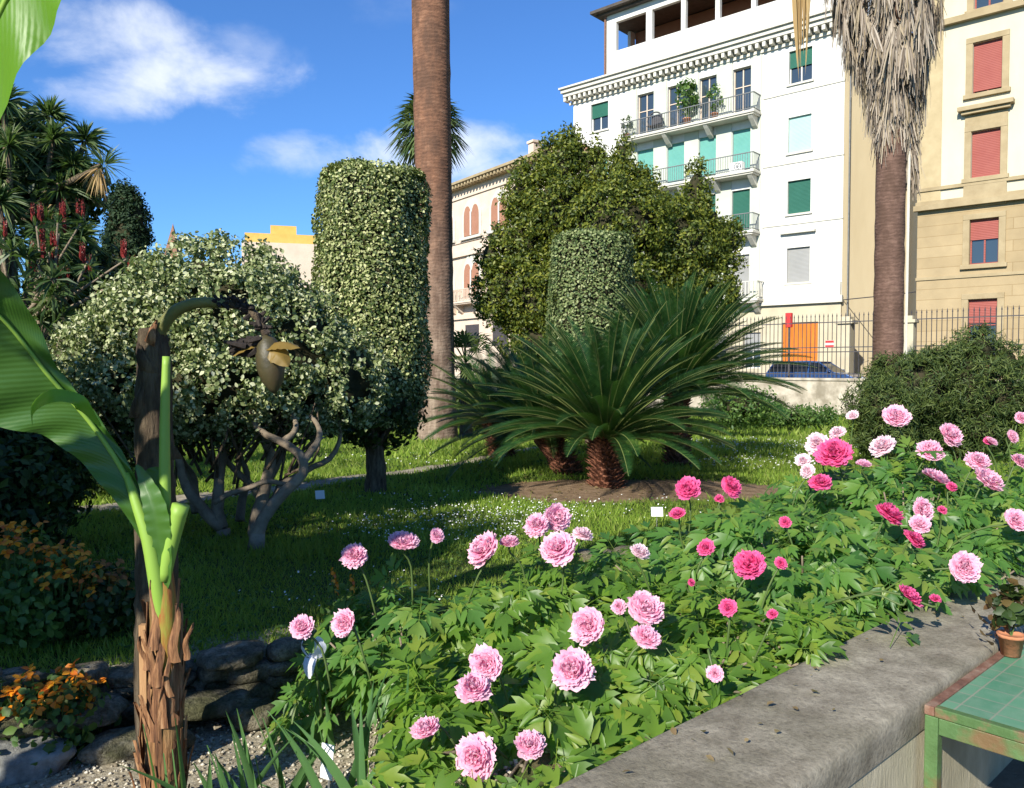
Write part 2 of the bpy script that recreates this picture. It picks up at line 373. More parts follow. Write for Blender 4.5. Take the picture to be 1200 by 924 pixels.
M['grass'] = leafm('grass blades', [(.08,.14,.018), (.14,.22,.025), (.20,.29,.04), (.27,.31,.08)], (.42,.60,.07), .40, .6, .2, nscale=.8)
M['peony'] = leafm('peony leaves', [(.045,.10,.016), (.08,.16,.020), (.11,.20,.024), (.17,.22,.03)], (.32,.60,.05), .34, .42, .35)
M['bluepeony'] = leafm('bluish peony leaves', [(.035,.10,.022), (.065,.15,.028), (.09,.185,.03), (.15,.20,.035)], (.26,.55,.06), .32, .42, .35)
M['redleaf'] = leafm('red tinged leaves', [(.10,.05,.03), (.13,.10,.03)], (.4,.2,.06), .3)
M['variegated'] = leafm('variegated leaves', [(.03,.055,.016), (.09,.125,.04), (.21,.25,.10), (.36,.39,.20), (.54,.55,.36)], (.3,.4,.08), .18, .48, .25)
M['colvar'] = leafm('yellow variegated leaves', [(.03,.055,.015), (.06,.09,.02), (.16,.19,.06), (.32,.35,.14), (.50,.50,.26)], (.3,.38,.06), .16, .48, .25)
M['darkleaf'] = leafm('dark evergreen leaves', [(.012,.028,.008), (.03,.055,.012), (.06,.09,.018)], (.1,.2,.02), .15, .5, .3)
M['treeleaf'] = leafm('evergreen tree leaves', [(.02,.036,.008), (.05,.075,.012), (.11,.14,.02), (.20,.21,.03)], (.34,.40,.03), .22, .5, .3)
M['yew'] = leafm('yew foliage', [(.022,.042,.012), (.05,.078,.018), (.10,.13,.03)], (.1,.2,.03), .15, .6, .25)
M['cypress'] = leafm('cypress foliage', [(.012,.03,.014), (.03,.055,.02)], (.05,.1,.02), .1, .7, .2)
M['cycad'] = leafm('cycad fronds', [(.010,.036,.010), (.018,.055,.014), (.030,.080,.018)], (.10,.26,.03), .16, .36, .38)
M['rachis'], _n = nmat('frond rib'); bsdf_out(_n, (.14, .17, .05), .45, .4)
M['cordy'] = leafm('sword leaves', [(.02,.05,.018), (.05,.09,.025), (.12,.15,.05)], (.15,.28,.05), .2, .5, .4)
M['drysword'] = leafm('dry sword leaves', [(.30,.19,.08), (.45,.32,.15)], (.4,.3,.1), .2, .7, .2)
M['skirt'] = leafm('dry palm fronds', [(.11,.085,.065), (.26,.215,.17), (.38,.33,.27), (.30,.24,.15)], (.35,.3,.2), .08, .8, .15)
M['fan'] = leafm('fan palm leaves', [(.03,.06,.02), (.07,.11,.035), (.12,.16,.06)], (.2,.3,.06), .2, .5, .3)
M['bush'] = leafm('shrub leaves', [(.03,.07,.015), (.06,.12,.025), (.12,.19,.04)], (.2,.4,.05), .25, .5, .3)
M['iris'] = leafm('iris leaves', [(.05,.12,.04), (.08,.17,.05)], (.2,.45,.08), .25, .5, .3)
M['orange'] = leafm('orange petals', [(.75,.17,.01), (.85,.38,.02), (.5,.08,.01)], (.8,.3,.02), .25)
M['redflower'] = leafm('red flower spikes', [(.13,.015,.015), (.24,.03,.025)], (.3,.04,.03), .1)
M['daisy'] = leafm('daisy petals', [(.75,.75,.72), (.8,.8,.78)], (.7,.7,.7), .2)
M['irispetal'] = leafm('white iris petals', [(.7,.73,.82), (.78,.8,.86)], (.6,.65,.8), .3)
M['stalk'], _n = nmat('green stalk'); bsdf_out(_n, (.07, .11, .03), .5, .3)
M['pink'] = petalm('pale pink petals', (.85,.22,.45), (.95,.70,.80))
M['pale'] = petalm('very pale petals', (.85,.45,.58), (.95,.86,.88))
M['hot'] = petalm('hot pink petals', (.72,.03,.20), (.92,.20,.45))
M['stamen'] = surf('stamens', [(.6,.42,.05), (.35,.4,.08)], 60, .8)
M['coneball'] = surf('cycad trunk scales', [(.05,.022,.015), (.15,.06,.035), (.27,.12,.07)], 26, .85, .2, .9, 40)
M['banstem'] = surf('banana stem', [(.05,.028,.015), (.20,.10,.04), (.38,.22,.10)], 7, .6, .3, .6, 18, stretch=(4, 4, .5), big=((.10,.12,.025), 2.5, .5))
M['dryband'] = surf('dry banana sheath', [(.035,.02,.012), (.13,.06,.03), (.26,.13,.06), (.36,.22,.12)], 9, .75, .2, .8, 26, stretch=(7, 7, .5), bdist=.006)
M['rustsheath'] = surf('rusty green sheath', [(.09,.04,.012), (.26,.10,.025), (.22,.22,.035), (.26,.34,.05)], 5, .55, .3, .5, 16, stretch=(5, 5, .8), bdist=.004)
M['oldstem'] = surf('old banana stem', [(.03,.02,.014), (.075,.055,.036), (.15,.115,.075)], 7, .85, .2, .9, 16, stretch=(4, 4, .6), bdist=.03)
def banleaf(name, c1, c2, tr, tf):
    m, n = nmat(name)
    t = N(n, 'ShaderNodeAttribute'); t.attribute_name = 'tone'
    w = N(n, 'ShaderNodeMath', operation='SINE'); k = N(n, 'ShaderNodeMath', operation='MULTIPLY'); k.inputs[1].default_value = 420
    n.links.new(t.outputs['Fac'], k.inputs[0]); n.links.new(k.outputs[0], w.inputs[0])
    c = mix(n, noise_tex(n, 5, 4), c1, c2)
    b, o = bsdf_out(n, c, .38, .45, w.outputs[0], .12, .003)
    tt = N(n, 'ShaderNodeBsdfTranslucent'); tt.inputs[0].default_value = (*tr, 1)
    mx = N(n, 'ShaderNodeMixShader'); mx.inputs[0].default_value = tf
    n.links.new(b.outputs[0], mx.inputs[1]); n.links.new(tt.outputs[0], mx.inputs[2]); n.links.new(mx.outputs[0], o.inputs[0]); return m
M['banleaf'] = banleaf('banana leaf', (.035,.095,.014), (.06,.145,.02), (.16,.34,.03), .16)
M['sunleaf'] = banleaf('sunlit banana leaf', (.10,.24,.02), (.14,.30,.03), (.34,.62,.04), .40)  # brighter copy of the leaf green, sunlight on the blade put into its colour
M['spear'], _n = nmat('young banana shoot'); bsdf_out(_n, (.20, .33, .05), .5, .3)
M['bud'] = surf('banana flower bud', [(.02,.018,.014), (.05,.042,.018), (.07,.045,.022)], 8, .5, .4, .2)
M['bract'] = leafm('banana bract', [(.16,.14,.03), (.22,.12,.03)], (.4,.28,.05), .25, .5)

# ------------------------------------------------------------------ ground
def grid_sheet(name, xs, ys, zf, mat):
    X, Y = np.meshgrid(xs, ys); Z = zf(X, Y); V = np.stack([X.ravel(), Y.ravel(), Z.ravel()], 1)
    a, b = len(xs), len(ys); i = np.arange(a-1)[None]+np.arange(b-1)[:, None]*a
    F = np.stack([i, i+1, i+1+a, i+a], -1).reshape(-1, 4)
    return mk(name, V, F, mat, smooth=True)
def spaced(edges): return np.unique(np.concatenate([np.arange(a, b, s) for a, b, s in edges]).round(4))
def bumpz(X, Y):
    return gz_arr(X, Y)+.018*np.sin(X*2.3+np.sin(Y*1.7))*np.sin(Y*2.9+.6*X)*np.clip(LN[0]*X+LN[1]*Y-1.6, 0, 1)
m_, n_ = nmat('garden ground')
tcn = N(n_, 'ShaderNodeTexCoord')
def blobmask(cx, cy, rx, ry, soft=.5):
    mpn = N(n_, 'ShaderNodeMapping', vector_type='POINT'); mpn.inputs['Location'].default_value = (-cx/rx, -cy/ry, 0); mpn.inputs['Scale'].default_value = (1/rx, 1/ry, 0)
    n_.links.new(tcn.outputs['Object'], mpn.inputs[0]); l = N(n_, 'ShaderNodeVectorMath', operation='LENGTH'); n_.links.new(mpn.outputs[0], l.inputs[0])
    a = N(n_, 'ShaderNodeMath', operation='ADD'); nn = noise_tex(n_, 3, 6, .7); mm = N(n_, 'ShaderNodeMath', operation='MULTIPLY'); mm.inputs[1].default_value = soft
    n_.links.new(nn, mm.inputs[0]); n_.links.new(l.outputs['Value'], a.inputs[0]); n_.links.new(mm.outputs[0], a.inputs[1])
    r = N(n_, 'ShaderNodeMapRange'); n_.links.new(a.outputs[0], r.inputs[0]); r.inputs[1].default_value = .95+soft*.5; r.inputs[2].default_value = 1.05+soft*.5; r.inputs[3].default_value = 1; r.inputs[4].default_value = 0
    return r.outputs[0]
turf = ramp(n_, noise_tex(n_, 4, 9, .7), [(.3, (.03,.045,.014)), (.5, (.055,.08,.022)), (.72, (.10,.11,.04))])
soil = ramp(n_, noise_tex(n_, 10, 9, .7), [(.3, (.10,.065,.038)), (.5, (.19,.13,.08)), (.75, (.28,.20,.13))])
grav = ramp(n_, noise_tex(n_, 45, 5, .7), [(.3, (.16,.13,.09)), (.5, (.32,.28,.20)), (.75, (.5,.46,.37))])
CYC = (1.0, 9.1)
c_ = mix(n_, blobmask(1.35, 8.75, 1.8, .85), turf, soil)
c_ = mix(n_, blobmask(-.9, 3.1, 1.15, 1.0, .3), c_, grav)
c_ = mix(n_, blobmask(1.2, 3.2, 1.3, 1.6, .3), c_, soil)
c_ = mix(n_, blobmask(2.9, 4.9, 1.5, 1.1, .3), c_, soil)
bsdf_out(n_, c_, .95, .1, noise_tex(n_, 60, 6, .7), .7, .02)
xs = spaced([(-200, -30, 20), (-30, -8, 1), (-8, 10, .12), (10, 30, 1), (30, 201, 20)])
ys = spaced([(-30, 0, 2), (0, 12, .12), (12, 36, .6), (36, 60, 4), (60, 401, 40)])
ground = grid_sheet('ground', xs, ys, bumpz, m_); tag(ground, kind='structure')
# paved terrace where the photographer stands
q0 = MB(); pts = [ledge_xy(-6, -6), ledge_xy(13, -6), ledge_xy(13, 1.02), ledge_xy(-6, 1.02)]
q0.add([(x, y, .006) for x, y in pts], [(0, 1, 2, 3)])
tag(q0.build('terrace', M['paving']), kind='structure')

# rubble pieces on the gravel
def in_gravel(x, y):
    e = (x-EA[0])*(-EDn[1])+(y-EA[1])*EDn[0]; q = LN[0]*x+LN[1]*y
    return (e < -.08) & (q > 1.6) & (((x+.9)/1.25)**2+((y-3.1)/1.1)**2 < 1)
nn_ = 9000; gx, gy = RNG.uniform(-2.3, .4, nn_), RNG.uniform(2.0, 4.2, nn_); k_ = in_gravel(gx, gy); gx, gy = gx[k_], gy[k_]
OCT = (np.array([(1,0,0),(-1,0,0),(0,1,0),(0,-1,0),(0,0,.6),(0,0,-.6)])*1.0, np.array([(0,2,4),(2,1,4),(1,3,4),(3,0,4),(2,0,5),(1,2,5),(3,1,5),(0,3,5)]))
pos_ = np.stack([gx, gy, bumpz(gx, gy)+.004], 1); X_, Y_, Z_ = frames(np.array([[0, 0, 1.]])+RNG.normal(size=(len(gx), 3))*.3)
V_, F_ = scatter(OCT[0], OCT[1], pos_, X_, Y_, Z_, RNG.uniform(.004, .012, len(gx)))
gm = leafm('gravel stones', [(.14,.115,.08), (.30,.26,.19), (.42,.38,.3), (.6,.56,.47)], (.3,.3,.3), .01, .9, .2)
tag(mk('gravel', V_, F_, gm), 'fine beige gravel lying below the rubble edging', 'gravel', kind='stuff')

# ------------------------------------------------------------------ lawn grass + daisies
TRX, TRY = [-4.5, -2.5, -.82, .04, 1.2], [7.2, 8.85, 11.1, 13.2, 15.5]
def grassy(x, y):
    e = (x-EA[0])*(-EDn[1])+(y-EA[1])*EDn[0]; q = LN[0]*x+LN[1]*y
    ok = (e > .02) & (q > 2.0)
    ok &= ((x-1.35)/1.8)**2+((y-8.75)/.85)**2 > RNG.uniform(.75, 1.25, len(x))
    # trodden earth track running behind the topiary
    tr = np.abs(y-np.interp(x, TRX, TRY)); ok &= ~((tr < .30*RNG.uniform(.5, 1.5, len(x))) & (x < 1.2) & (x > -4.5))
    return ok
gp = []
for (y0, y1, n, h, w) in [(3.5, 5.5, 60000, .042, .0035), (5.5, 8, 62000, .05, .006), (8, 12, 60000, .06, .010), (12, 18, 45000, .08, .017), (18, 34, 32000, .12, .035)]:
    y = RNG.uniform(y0, y1, n); x = y*RNG.uniform(-.74, .74, n); k = grassy(x, y); x, y = x[k], y[k]
    # patchy growth
    pn = np.sin(x*3.1+1.3*np.sin(y*2.2))*np.sin(y*3.7+1.1*np.cos(x*1.9)); hh = h*(1+.35*pn)*RNG.uniform(.5, 1.5, len(x))
    pos = np.stack([x, y, bumpz(x, y)-.004], 1)
    up = np.stack([RNG.normal(0, .45, len(x)), RNG.normal(0, .45, len(x)), np.ones(len(x))], 1); up = unit(up)
    side = unit(np.cross(up, RNG.normal(size=up.shape)))
    ww = (w*RNG.uniform(.6, 1.5, len(x)))[:, None]; bend = unit(RNG.normal(size=up.shape))*hh[:, None]*.35
    V = np.stack([pos-side*ww, pos+side*ww, pos+up*hh[:, None]+bend], 1).reshape(-1, 3)
    gp.append((V, np.arange(len(V)).reshape(-1, 3)))
V_, F_ = join(gp)
tag(mk('grass', V_, F_, M['grass']), 'short green lawn grass covering the garden ground', 'grass', kind='stuff')
tx = np.linspace(-4.5, 1.2, 90); ty = np.interp(tx, TRX, TRY); pv = []
for i in range(90):
    for w_ in (-.34, -.12, .12, .34):
        yy_ = ty[i]+w_*(1+.25*mnoise.noise(Vector((tx[i]*2.2, w_, 0)))); pv.append((tx[i], yy_, float(bumpz(tx[i], yy_))+.006))
pf_ = [(i*4+j, i*4+j+1, i*4+j+5, i*4+j+4) for i in range(89) for j in range(3)]
pth = mk('path', pv, [f[::-1] for f in pf_], surf('trodden earth', [(.16,.14,.10), (.27,.24,.18), (.36,.33,.26)], 9, .95, .1, .6, 40), smooth=True); tag(pth, kind='structure')
# clover / small weeds leaves
cl = []
for (y0, y1, n, s) in [(3.6, 6, 9000, .022), (6, 10, 8000, .03), (10, 16, 5000, .045)]:
    y = RNG.uniform(y0, y1, n); x = y*RNG.uniform(-.74, .74, n); k = grassy(x, y) & (np.sin(x*2.1+y)*np.sin(y*1.7-x) > -.15); x, y = x[k], y[k]
    pos = np.stack([x, y, bumpz(x, y)+RNG.uniform(.005, .035, len(x))], 1); X, Y, Z = frames(np.array([[0, 0, 1.]])+RNG.normal(size=(len(x), 3))*.4)
    cl.append(scatter(LEAFW[0], LEAFW[1], pos, X, Y, Z, s*RNG.uniform(.6, 1.4, len(x))))
V_, F_ = join(cl)
tag(mk('clover', V_, F_, M['bush']), 'low clover and weeds mixed through the lawn', 'weeds', kind='stuff')
def patch(cx, cy, rx, ry, n): 
    a, r = RNG.uniform(0, 2*pi, n), np.sqrt(RNG.random(n)); return cx+rx*r*np.cos(a), cy+ry*r*np.sin(a)
px_, py_ = [], []
for (c, rx, ry, n) in [((530, 618), .8, .9, 420), ((600, 612), .7, .5, 220), ((460, 620), .6, .6, 100), ((905, 525), 1.6, 2.2, 620), ((880, 545), .9, .8, 160), ((600, 590), 1.6, .5, 120), ((500, 300+240), 1.6, .9, 60), ((420, 700), .7, .5, 60), ((700, 600), 1.2, .6, 70)]:
    g = G(*c); a, b = patch(g[0], g[1], rx, ry, n); px_.append(a); py_.append(b)
x, y = np.concatenate(px_), np.concatenate(py_); k = grassy(x, y); x, y = x[k], y[k]
DAISY = (np.array([(0,0,0)]+[(cos(t)*(1 if i % 2 else .8), sin(t)*(1 if i % 2 else .8), .12) for i, t in enumerate(np.linspace(0, 2*pi, 9)[:-1])]), np.array([(0, 1+i, 1+(i+1) % 8) for i in range(8)]))
pos = np.stack([x, y, bumpz(x, y)+RNG.uniform(.035, .075, len(x))], 1); X, Y, Z = frames(np.array([[-.2, -.3, 1.]])+RNG.normal(size=(len(x), 3))*.35)
V_, F_ = scatter(DAISY[0], DAISY[1], pos, X, Y, Z, RNG.uniform(.005, .010, len(x))*np.clip(y/8, .8, 1.4))
tag(mk('daisies', V_, F_, M['daisy']), 'tiny white daisies sprinkled over the lawn', 'daisies', kind='stuff')

# ------------------------------------------------------------------ stone ledge
LROT = atan2(LD[1], LD[0])
lw = root('stone_ledge', (0, 0, 0), LROT, 'low weathered retaining wall with broad grey stone top beside the peonies', 'wall')
def slabs():
    mb = MB(); x = -5.0
    n1, n2 = 260, 10; V = []; 
    for i in range(n1+1):
        for (yo, zo) in [(.992, .43), (.985, .50), (.987, .54), (1.0, .551), (1.10, .553), (1.2, .55), (1.3, .552), (1.385, .549), (1.405, .535), (1.41, .25)]:
            xx = -5+18*i/n1; v = Vector((xx, yo, zo)); d = mnoise.noise(v*2)*.006+mnoise.noise(v*14)*.0025
            V.append((xx, yo+d*.35*(1 if yo > 1.2 else -1), zo+d*.4))
    F = []
    for i in range(n1):
        for j in range(9): a = i*10+j; F.append((a, a+10, a+11, a+1))
    mb.add(V, F); return mb
slabs().build('coping', M['cstone'], lw, smooth=True)
MB().box(-5, 13, 1.000, 1.395, -.5, .428).build('wall_face', M['plaster'], lw)

# ------------------------------------------------------------------ green tiled bench
m_, n_ = nmat('green glazed tiles'); t_ = N(n_, 'ShaderNodeTexCoord'); br = N(n_, 'ShaderNodeTexBrick'); br.offset = 0
br.inputs['Scale'].default_value = 1; br.inputs['Brick Width'].default_value = .1; br.inputs['Row Height'].default_value = .1; br.inputs['Mortar Size'].default_value = .0028
br.inputs['Color1'].default_value = (.06,.19,.11,1); br.inputs['Color2'].default_value = (.09,.24,.14,1); br.inputs['Mortar'].default_value = (.2,.22,.16,1)
n_.links.new(t_.outputs['Object'], br.inputs[0]); cc_ = mix(n_, ramp(n_, noise_tex(n_, 14, 6), [(.45, (0,0,0)), (.7, (.35,)*3)]), br.outputs[0], (.22,.3,.22))
bsdf_out(n_, cc_, .4, .5, br.outputs['Fac'], -.4, .003); M['tiles'] = m_
bx, bz = 2.66, .53
bn = root('garden_bench', (*ledge_xy(bx, .5), 0), LROT, 'green metal bench with rusty rim and green tiled top against the ledge', 'bench')
L_, W_ = 1.45, .475
MB().box(.032, L_-.032, .032, W_-.032, bz-.03, bz-.004).build('tile_top', M['tiles'], bn)
MB().box(.0, L_, W_-.03, W_, bz-.03, bz).build('rim', M['rust'], bn, bevel=.003); MB().box(0, L_, 0, .03, bz-.03, bz).build('rim', M['rust'], bn, bevel=.003)
for x_ in (0, L_-.03): MB().box(x_, x_+.03, .031, W_-.031, bz-.03, bz+.001).build('rim', M['greenrust'], bn, bevel=.003)
mb = MB(); mb.box(.004, .03, .042, W_-.042, bz-.085, bz-.032); mb.box(L_-.03, L_-.004, .042, W_-.042, bz-.085, bz-.032); mb.box(.04, L_-.04, .004, .03, bz-.085, bz-.032); mb.box(.04, L_-.04, W_-.03, W_-.004, bz-.085, bz-.032)
mb.build('apron', M['greenpaint'], bn, bevel=.003)
for x in (.0, L_-.042):
    for y in (.0, W_-.042): MB().box(x, x+.04, y, y+.04, 0, bz-.031).build('leg', M['greenpaint'], bn, bevel=.003)
mb = MB(); mb.box(.008, .03, .042, W_-.042, .12, .145); mb.box(L_-.03, L_-.008, .042, W_-.042, .12, .145); mb = None
for x_ in (.008, L_-.03): MB().box(x_, x_+.022, .042, W_-.042, .12, .145).build('stretcher', M['greenpaint'], bn)

# ------------------------------------------------------------------ facade building tools
def each(mb, name, mat, par):
    """every box of mb as its own object"""
    for i in range(0, len(mb.v), 8): MB().add(mb.v[i:i+8], [tuple(j-i for j in f) for f in mb.f[i//8*6:i//8*6+6]]).build(name, mat, par)
class Face:
    """facade frame: local X along the wall (to the right seen from the garden), local Y into the building"""
    def __init__(s, x, y, z, vpx, name, label, cat='building'):
        a = np.array([-(vpx-CX), -FPX]); a = a/np.linalg.norm(a); s.X = a; s.Yv = np.array([-a[1], a[0]]); s.o = np.array([x, y]); s.z = z
        s.root = root(name, (x, y, z), atan2(a[1], a[0]), label, cat)
    def at(s, px, py, off=0):
        """pixel -> local x, z on the plane local y = off"""
        r = ray(px, py); o = s.o+s.Yv*off; k = o.dot(s.Yv)/(r[:2].dot(s.Yv)); p = r[:2]*k
        return (p-o).dot(s.X), EYE+r[2]*k-s.z
def holes_wall(x0, x1, z0, z1, holes, depth=.28, y=0, m=0):
    mb = MB(); xs = sorted({x0, x1, *[h[0] for h in holes], *[h[1] for h in holes]}); zs = sorted({z0, z1, *[h[2] for h in holes], *[h[3] for h in holes]})
    for a, b in zip(xs, xs[1:]):
        for c, d in zip(zs, zs[1:]):
            mx, mz = (a+b)/2, (c+d)/2
            if any(h[0] < mx < h[1] and h[2] < mz < h[3] for h in holes): continue
            mb.add([(a,y,c),(b,y,c),(b,y,d),(a,y,d)], [(0,1,2,3)], m)
    for (a, b, c, d) in holes:
        e = y+depth
        mb.add([(a,y,c),(b,y,c),(b,y,d),(a,y,d),(a,e,c),(b,e,c),(b,e,d),(a,e,d)], [(0,4,5,1),(1,5,6,2),(2,6,7,3),(3,7,4,0)], m)
    return mb
def window(par, h, shut=None, drop=1.0, y=.2, frame=None, sill=True, trim=None, glassmat=None, mull=1):
    """one window: frame, panes, and a blind/shutter covering the top 'drop' share"""
    a, b, c, d = h; e = .06; mb = MB(); fy = y
    for i in range(mull+2):
        cx = a+(b-a)*i/(mull+1); w = e if i in (0, mull+1) else e*.6
        lo, hi = max(a, cx-w), min(b, cx+w); mb.box(lo+.001, hi-.001, fy, fy+.05, c+.001, d-.001)
    for zc in (c+e*.5, c+(d-c)*.62, d-e*.5): mb.box(a+.002, b-.002, fy+.004, fy+.046, zc-e*.5+.002, zc+e*.5-.002)
    w = mb.build('window', frame or M['cream'], par)
    MB().box(a+.001, b-.001, fy+.055, fy+.075, c+.001, d-.001).build('pane', glassmat or M['glass'], w)
    if shut is not None and drop > 0:
        MB().box(a+.01, b-.01, fy-.05, fy-.01, d-(d-c)*drop+.003, d-.004).build('shutter', shut, w)
    if sill: MB().box(a-.12, b+.12, -.10, .10, c-.12, c-.002).build('sill', trim or M['trim'], w)
    return w
def balcony(par, x0, x1, z, proj=1.1, h=1.0, brackets=4, railm=None, bal=False, slabm=None):
    s = MB().box(x0, x1, -proj, -.004, z-.16, z).box(x0+.08, x1-.08, -proj+.08, -.004, z-.26, z-.162).build('balcony', slabm or M['trim'], par, bevel=.02)
    for i in range(brackets):
        cx = x0+.35+(x1-x0-.7)*i/max(1, brackets-1)
        V = [(cx-.14,-.006,z-.95),(cx-.14,-.3,z-.8),(cx-.14,-proj*.7,z-.45),(cx-.14,-proj*.88,z-.265),(cx-.14,-.006,z-.265)]
        V += [(v[0]+.28, v[1], v[2]) for v in V]
        MB().add(V, [(4,3,2,1,0),(5,6,7,8,9),(0,1,6,5),(1,2,7,6),(2,3,8,7),(3,4,9,8),(4,0,5,9)]).build('bracket', slabm or M['trim'], s)
    r = MB(); t = .035; y0 = -proj+.08
    r.box(x0+.05, x1-.05, y0-t, y0+t, z+h-.05, z+h); r.box(x0+.05, x1-.05, y0-t*.8, y0+t*.8, z+.08, z+.12)
    for x in (x0+.08, x1-.08): r.box(x-t, x+t, y0+t+.002, -.01, z+h-.05, z+h-.001); r.box(x-t*.8, x+t*.8, y0+t+.002, -.01, z+.08, z+.12)
    w = .022 if not bal else .06; step = .16 if not bal else .22
    n = int((x1-x0-.2)/step)
    for i in range(n+1):
        x = x0+.1+(x1-x0-.2)*i/n; r.box(x-w/2, x+w/2, y0-w/2, y0+w/2, z+.121, z+h-.051)
    for x in (x0+.08, x1-.08):
        for j in range(1, int(proj/step)): r.box(x-w/2, x+w/2, y0+j*step-w/2, y0+j*step+w/2, z+.121, z+h-.051)
    r.build('railing', railm or M['rail'], s)
    return s

# ------------------------------------------------------------------ white apartment building
A = Face(18.8, 46, .4, -450, 'apartment_building', 'tall white apartment building with teal awnings, stacked balconies and open rooftop loggia')
AR = A.root; XL = A.at(672, 150)[0]
ZC = A.at(915, 43)[1]-.2                 # under the cornice
ZB = A.at(936, 350)[1]                   # top of the tan ground floor
holes = []; wins = []
def addw(f, x0, x1, y0, y1, shut, drop, **k):
    a, z1 = f.at(x0, y0); b, z0 = f.at(x1, y1); c = (a+b)/2; z1 = f.at((x0+x1)/2, y0)[1]; z0 = f.at((x0+x1)/2, y1)[1]
    h = (a, b, z0, z1); holes.append(h); wins.append((h, shut, drop, k))
def fcol(x0, x1): return A.at(x0, 300)[0], A.at(x1, 300)[0]
# storeys from the right window column
S = {k: A.at(936, v)[1] for k, v in dict(a0=97, a1=58, b0=178, b1=136, c0=250, c1=211, d0=331, d1=290).items()}
RC = fcol(922, 949); LC = fcol(692, 712)
for key, sh, dr in (('a', M['green'], .5), ('b', M['paleteal'], 1), ('c', M['green'], 1), ('d', M['greysh'], 1)):
    h = (*RC, S[key+'0'], S[key+'1']); holes.append(h); wins.append((h, sh, dr, {}))
for key, sh, dr in (('a', M['green'], .5), ('b', M['teal'], 1), ('c', M['green'], 1)):
    h = (*LC, S[key+'0'], S[key+'1']); holes.append(h); wins.append((h, sh, dr, {}))
cols = [fcol(746, 765), fcol(781, 801), fcol(818, 838), fcol(857, 878)]
BZ = [A.at(870, v)[1] for v in (137, 205, 274, 352)]            # balcony floors
DT = [A.at(867, v)[1] for v in (80, 152, 223, 299)]             # door tops
for i, (bz_, dt) in enumerate(zip(BZ, DT)):
    for j, (a, b) in enumerate(cols):
        sh, dr = [(M['greysh'], 0), (M['teal'], .95), (M['green'], .96), (M['greysh'], 1)][i]
        h = (a, b, bz_+.03, dt); holes.append(h); wins.append((h, sh, dr, dict(sill=False, frame=M['palestucco'] if i == 0 else None)))
H1 = ZC
wl_ = holes_wall(XL, 0, ZB, H1, holes).build('wall', M['cream'], AR)
for h, sh, dr, k in wins: window(AR, h, sh, dr, **k)
# greenish bay panels behind the balconies (set proud by thin pilasters)
bx0, bx1 = A.at(735, 300)[0], A.at(891, 300)[0]
pil = MB()
edges = [bx0]+[v for c in cols for v in c]+[bx1]
for i in range(0, len(edges), 2): pil.box(edges[i]+.03, edges[i+1]-.03, -.06, -.003, BZ[3]+.02, DT[0]+.6)
pil.build('bay_panel', M['recess'], AR)
dep = 14.0
D = MB(); D.box(XL, 0, .3, dep, ZB-.0, H1-.002)  # inner mass behind the windows
D.build('inner_wall', M['interior'], AR)
ex_, ey_ = .278*6.2, .962*6.2
MB().add([(.004,0,0),(ex_,ey_,0),(ex_-1.0,dep,0),(.004,dep,0),(.004,0,H1),(ex_,ey_,H1),(ex_-1.0,dep,H1),(.004,dep,H1)], [(0,1,5,4),(1,2,6,5),(4,5,6,7)]).build('side_wall', M['tanwall'], AR)
MB().box(-1, 9, dep+8, dep+9, 0, H1-2).build('gap_shade_wall', M['gapshade'], AR)  # added wall closing the gap; its dark colour stands in for shadow
sh_ = MB(); sh_.add([(XL-.004,0,0),(XL-.004,dep,0),(XL-.004,dep,H1),(XL-.004,0,H1)], [(3,2,1,0)]); sh_.build('side_wall', M['cream'], AR)
# ground floor with doors
od = (A.at(917, 400)[0], A.at(959, 400)[0], .02, A.at(938, 378)[1])
gh = [od]+[(A.at(a, 400)[0], A.at(b, 400)[0], 1.1, 3.3) for a, b in ((872, 892), (835, 852), (780, 795), (730, 745))]
holes_wall(XL, 0, 0, ZB-.14, gh, y=-.08).build('ground_floor_wall', M['basewall'], AR)
MB().box(XL, 0, .3, dep, 0, ZB-.14).build('inner_wall', M['interior'], AR)
for h in gh[1:]: window(AR, h, M['greysh'], .5, y=.1, sill=False)
dd = MB().box(od[0]+.02, od[1]-.02, .05, .12, .02, od[3]-.02); 
for i in range(1, 8):
    x = od[0]+(od[1]-od[0])*i/8; dd.box(x-.02, x+.02, .03, .049, .05, od[3]-.05)
dd.build('door', M['orangewood'], AR)
st = MB(); st.box(XL-.1, .12, -.3, -.085, ZB-.35, ZB-.13); st.box(XL-.06, .08, -.2, .0, ZB-.129, ZB+.05)
for zz in (S['c0']-.55, S['b0']-.55, S['a0']-.45): st.box(A.at(893, 300)[0], .03, -.05, -.002, zz-.08, zz+.04)
each(st, 'string_course', M['trim'], AR)
z_ = S['d1']+.95; MB().box(RC[0]-.35, RC[1]+.35, -.25, -.002, z_-.12, z_+.02).build('window_hood', M['trim'], AR)
balu = MB(); x0_, x1_ = A.at(893, 340)[0], A.at(949, 340)[0]
pz = A.at(936, 334)[1]; balu.box(x0_, -.02, -.16, -.002, ZB+.052, pz-.0); balu.build('parapet', M['trim'], AR)
# balconies
bl = [(735, 891, 0, 4, False), (760, 891, 1, 4, False), (845, 891, 2, 2, False), (860, 897, 3, 2, True)]
for (p0, p1, i, nb, balus) in bl:
    balcony(AR, A.at(p0, 300)[0], A.at(p1, 300)[0], BZ[i], 1.05, 1.05, nb, M['trim'] if balus else None, balus)
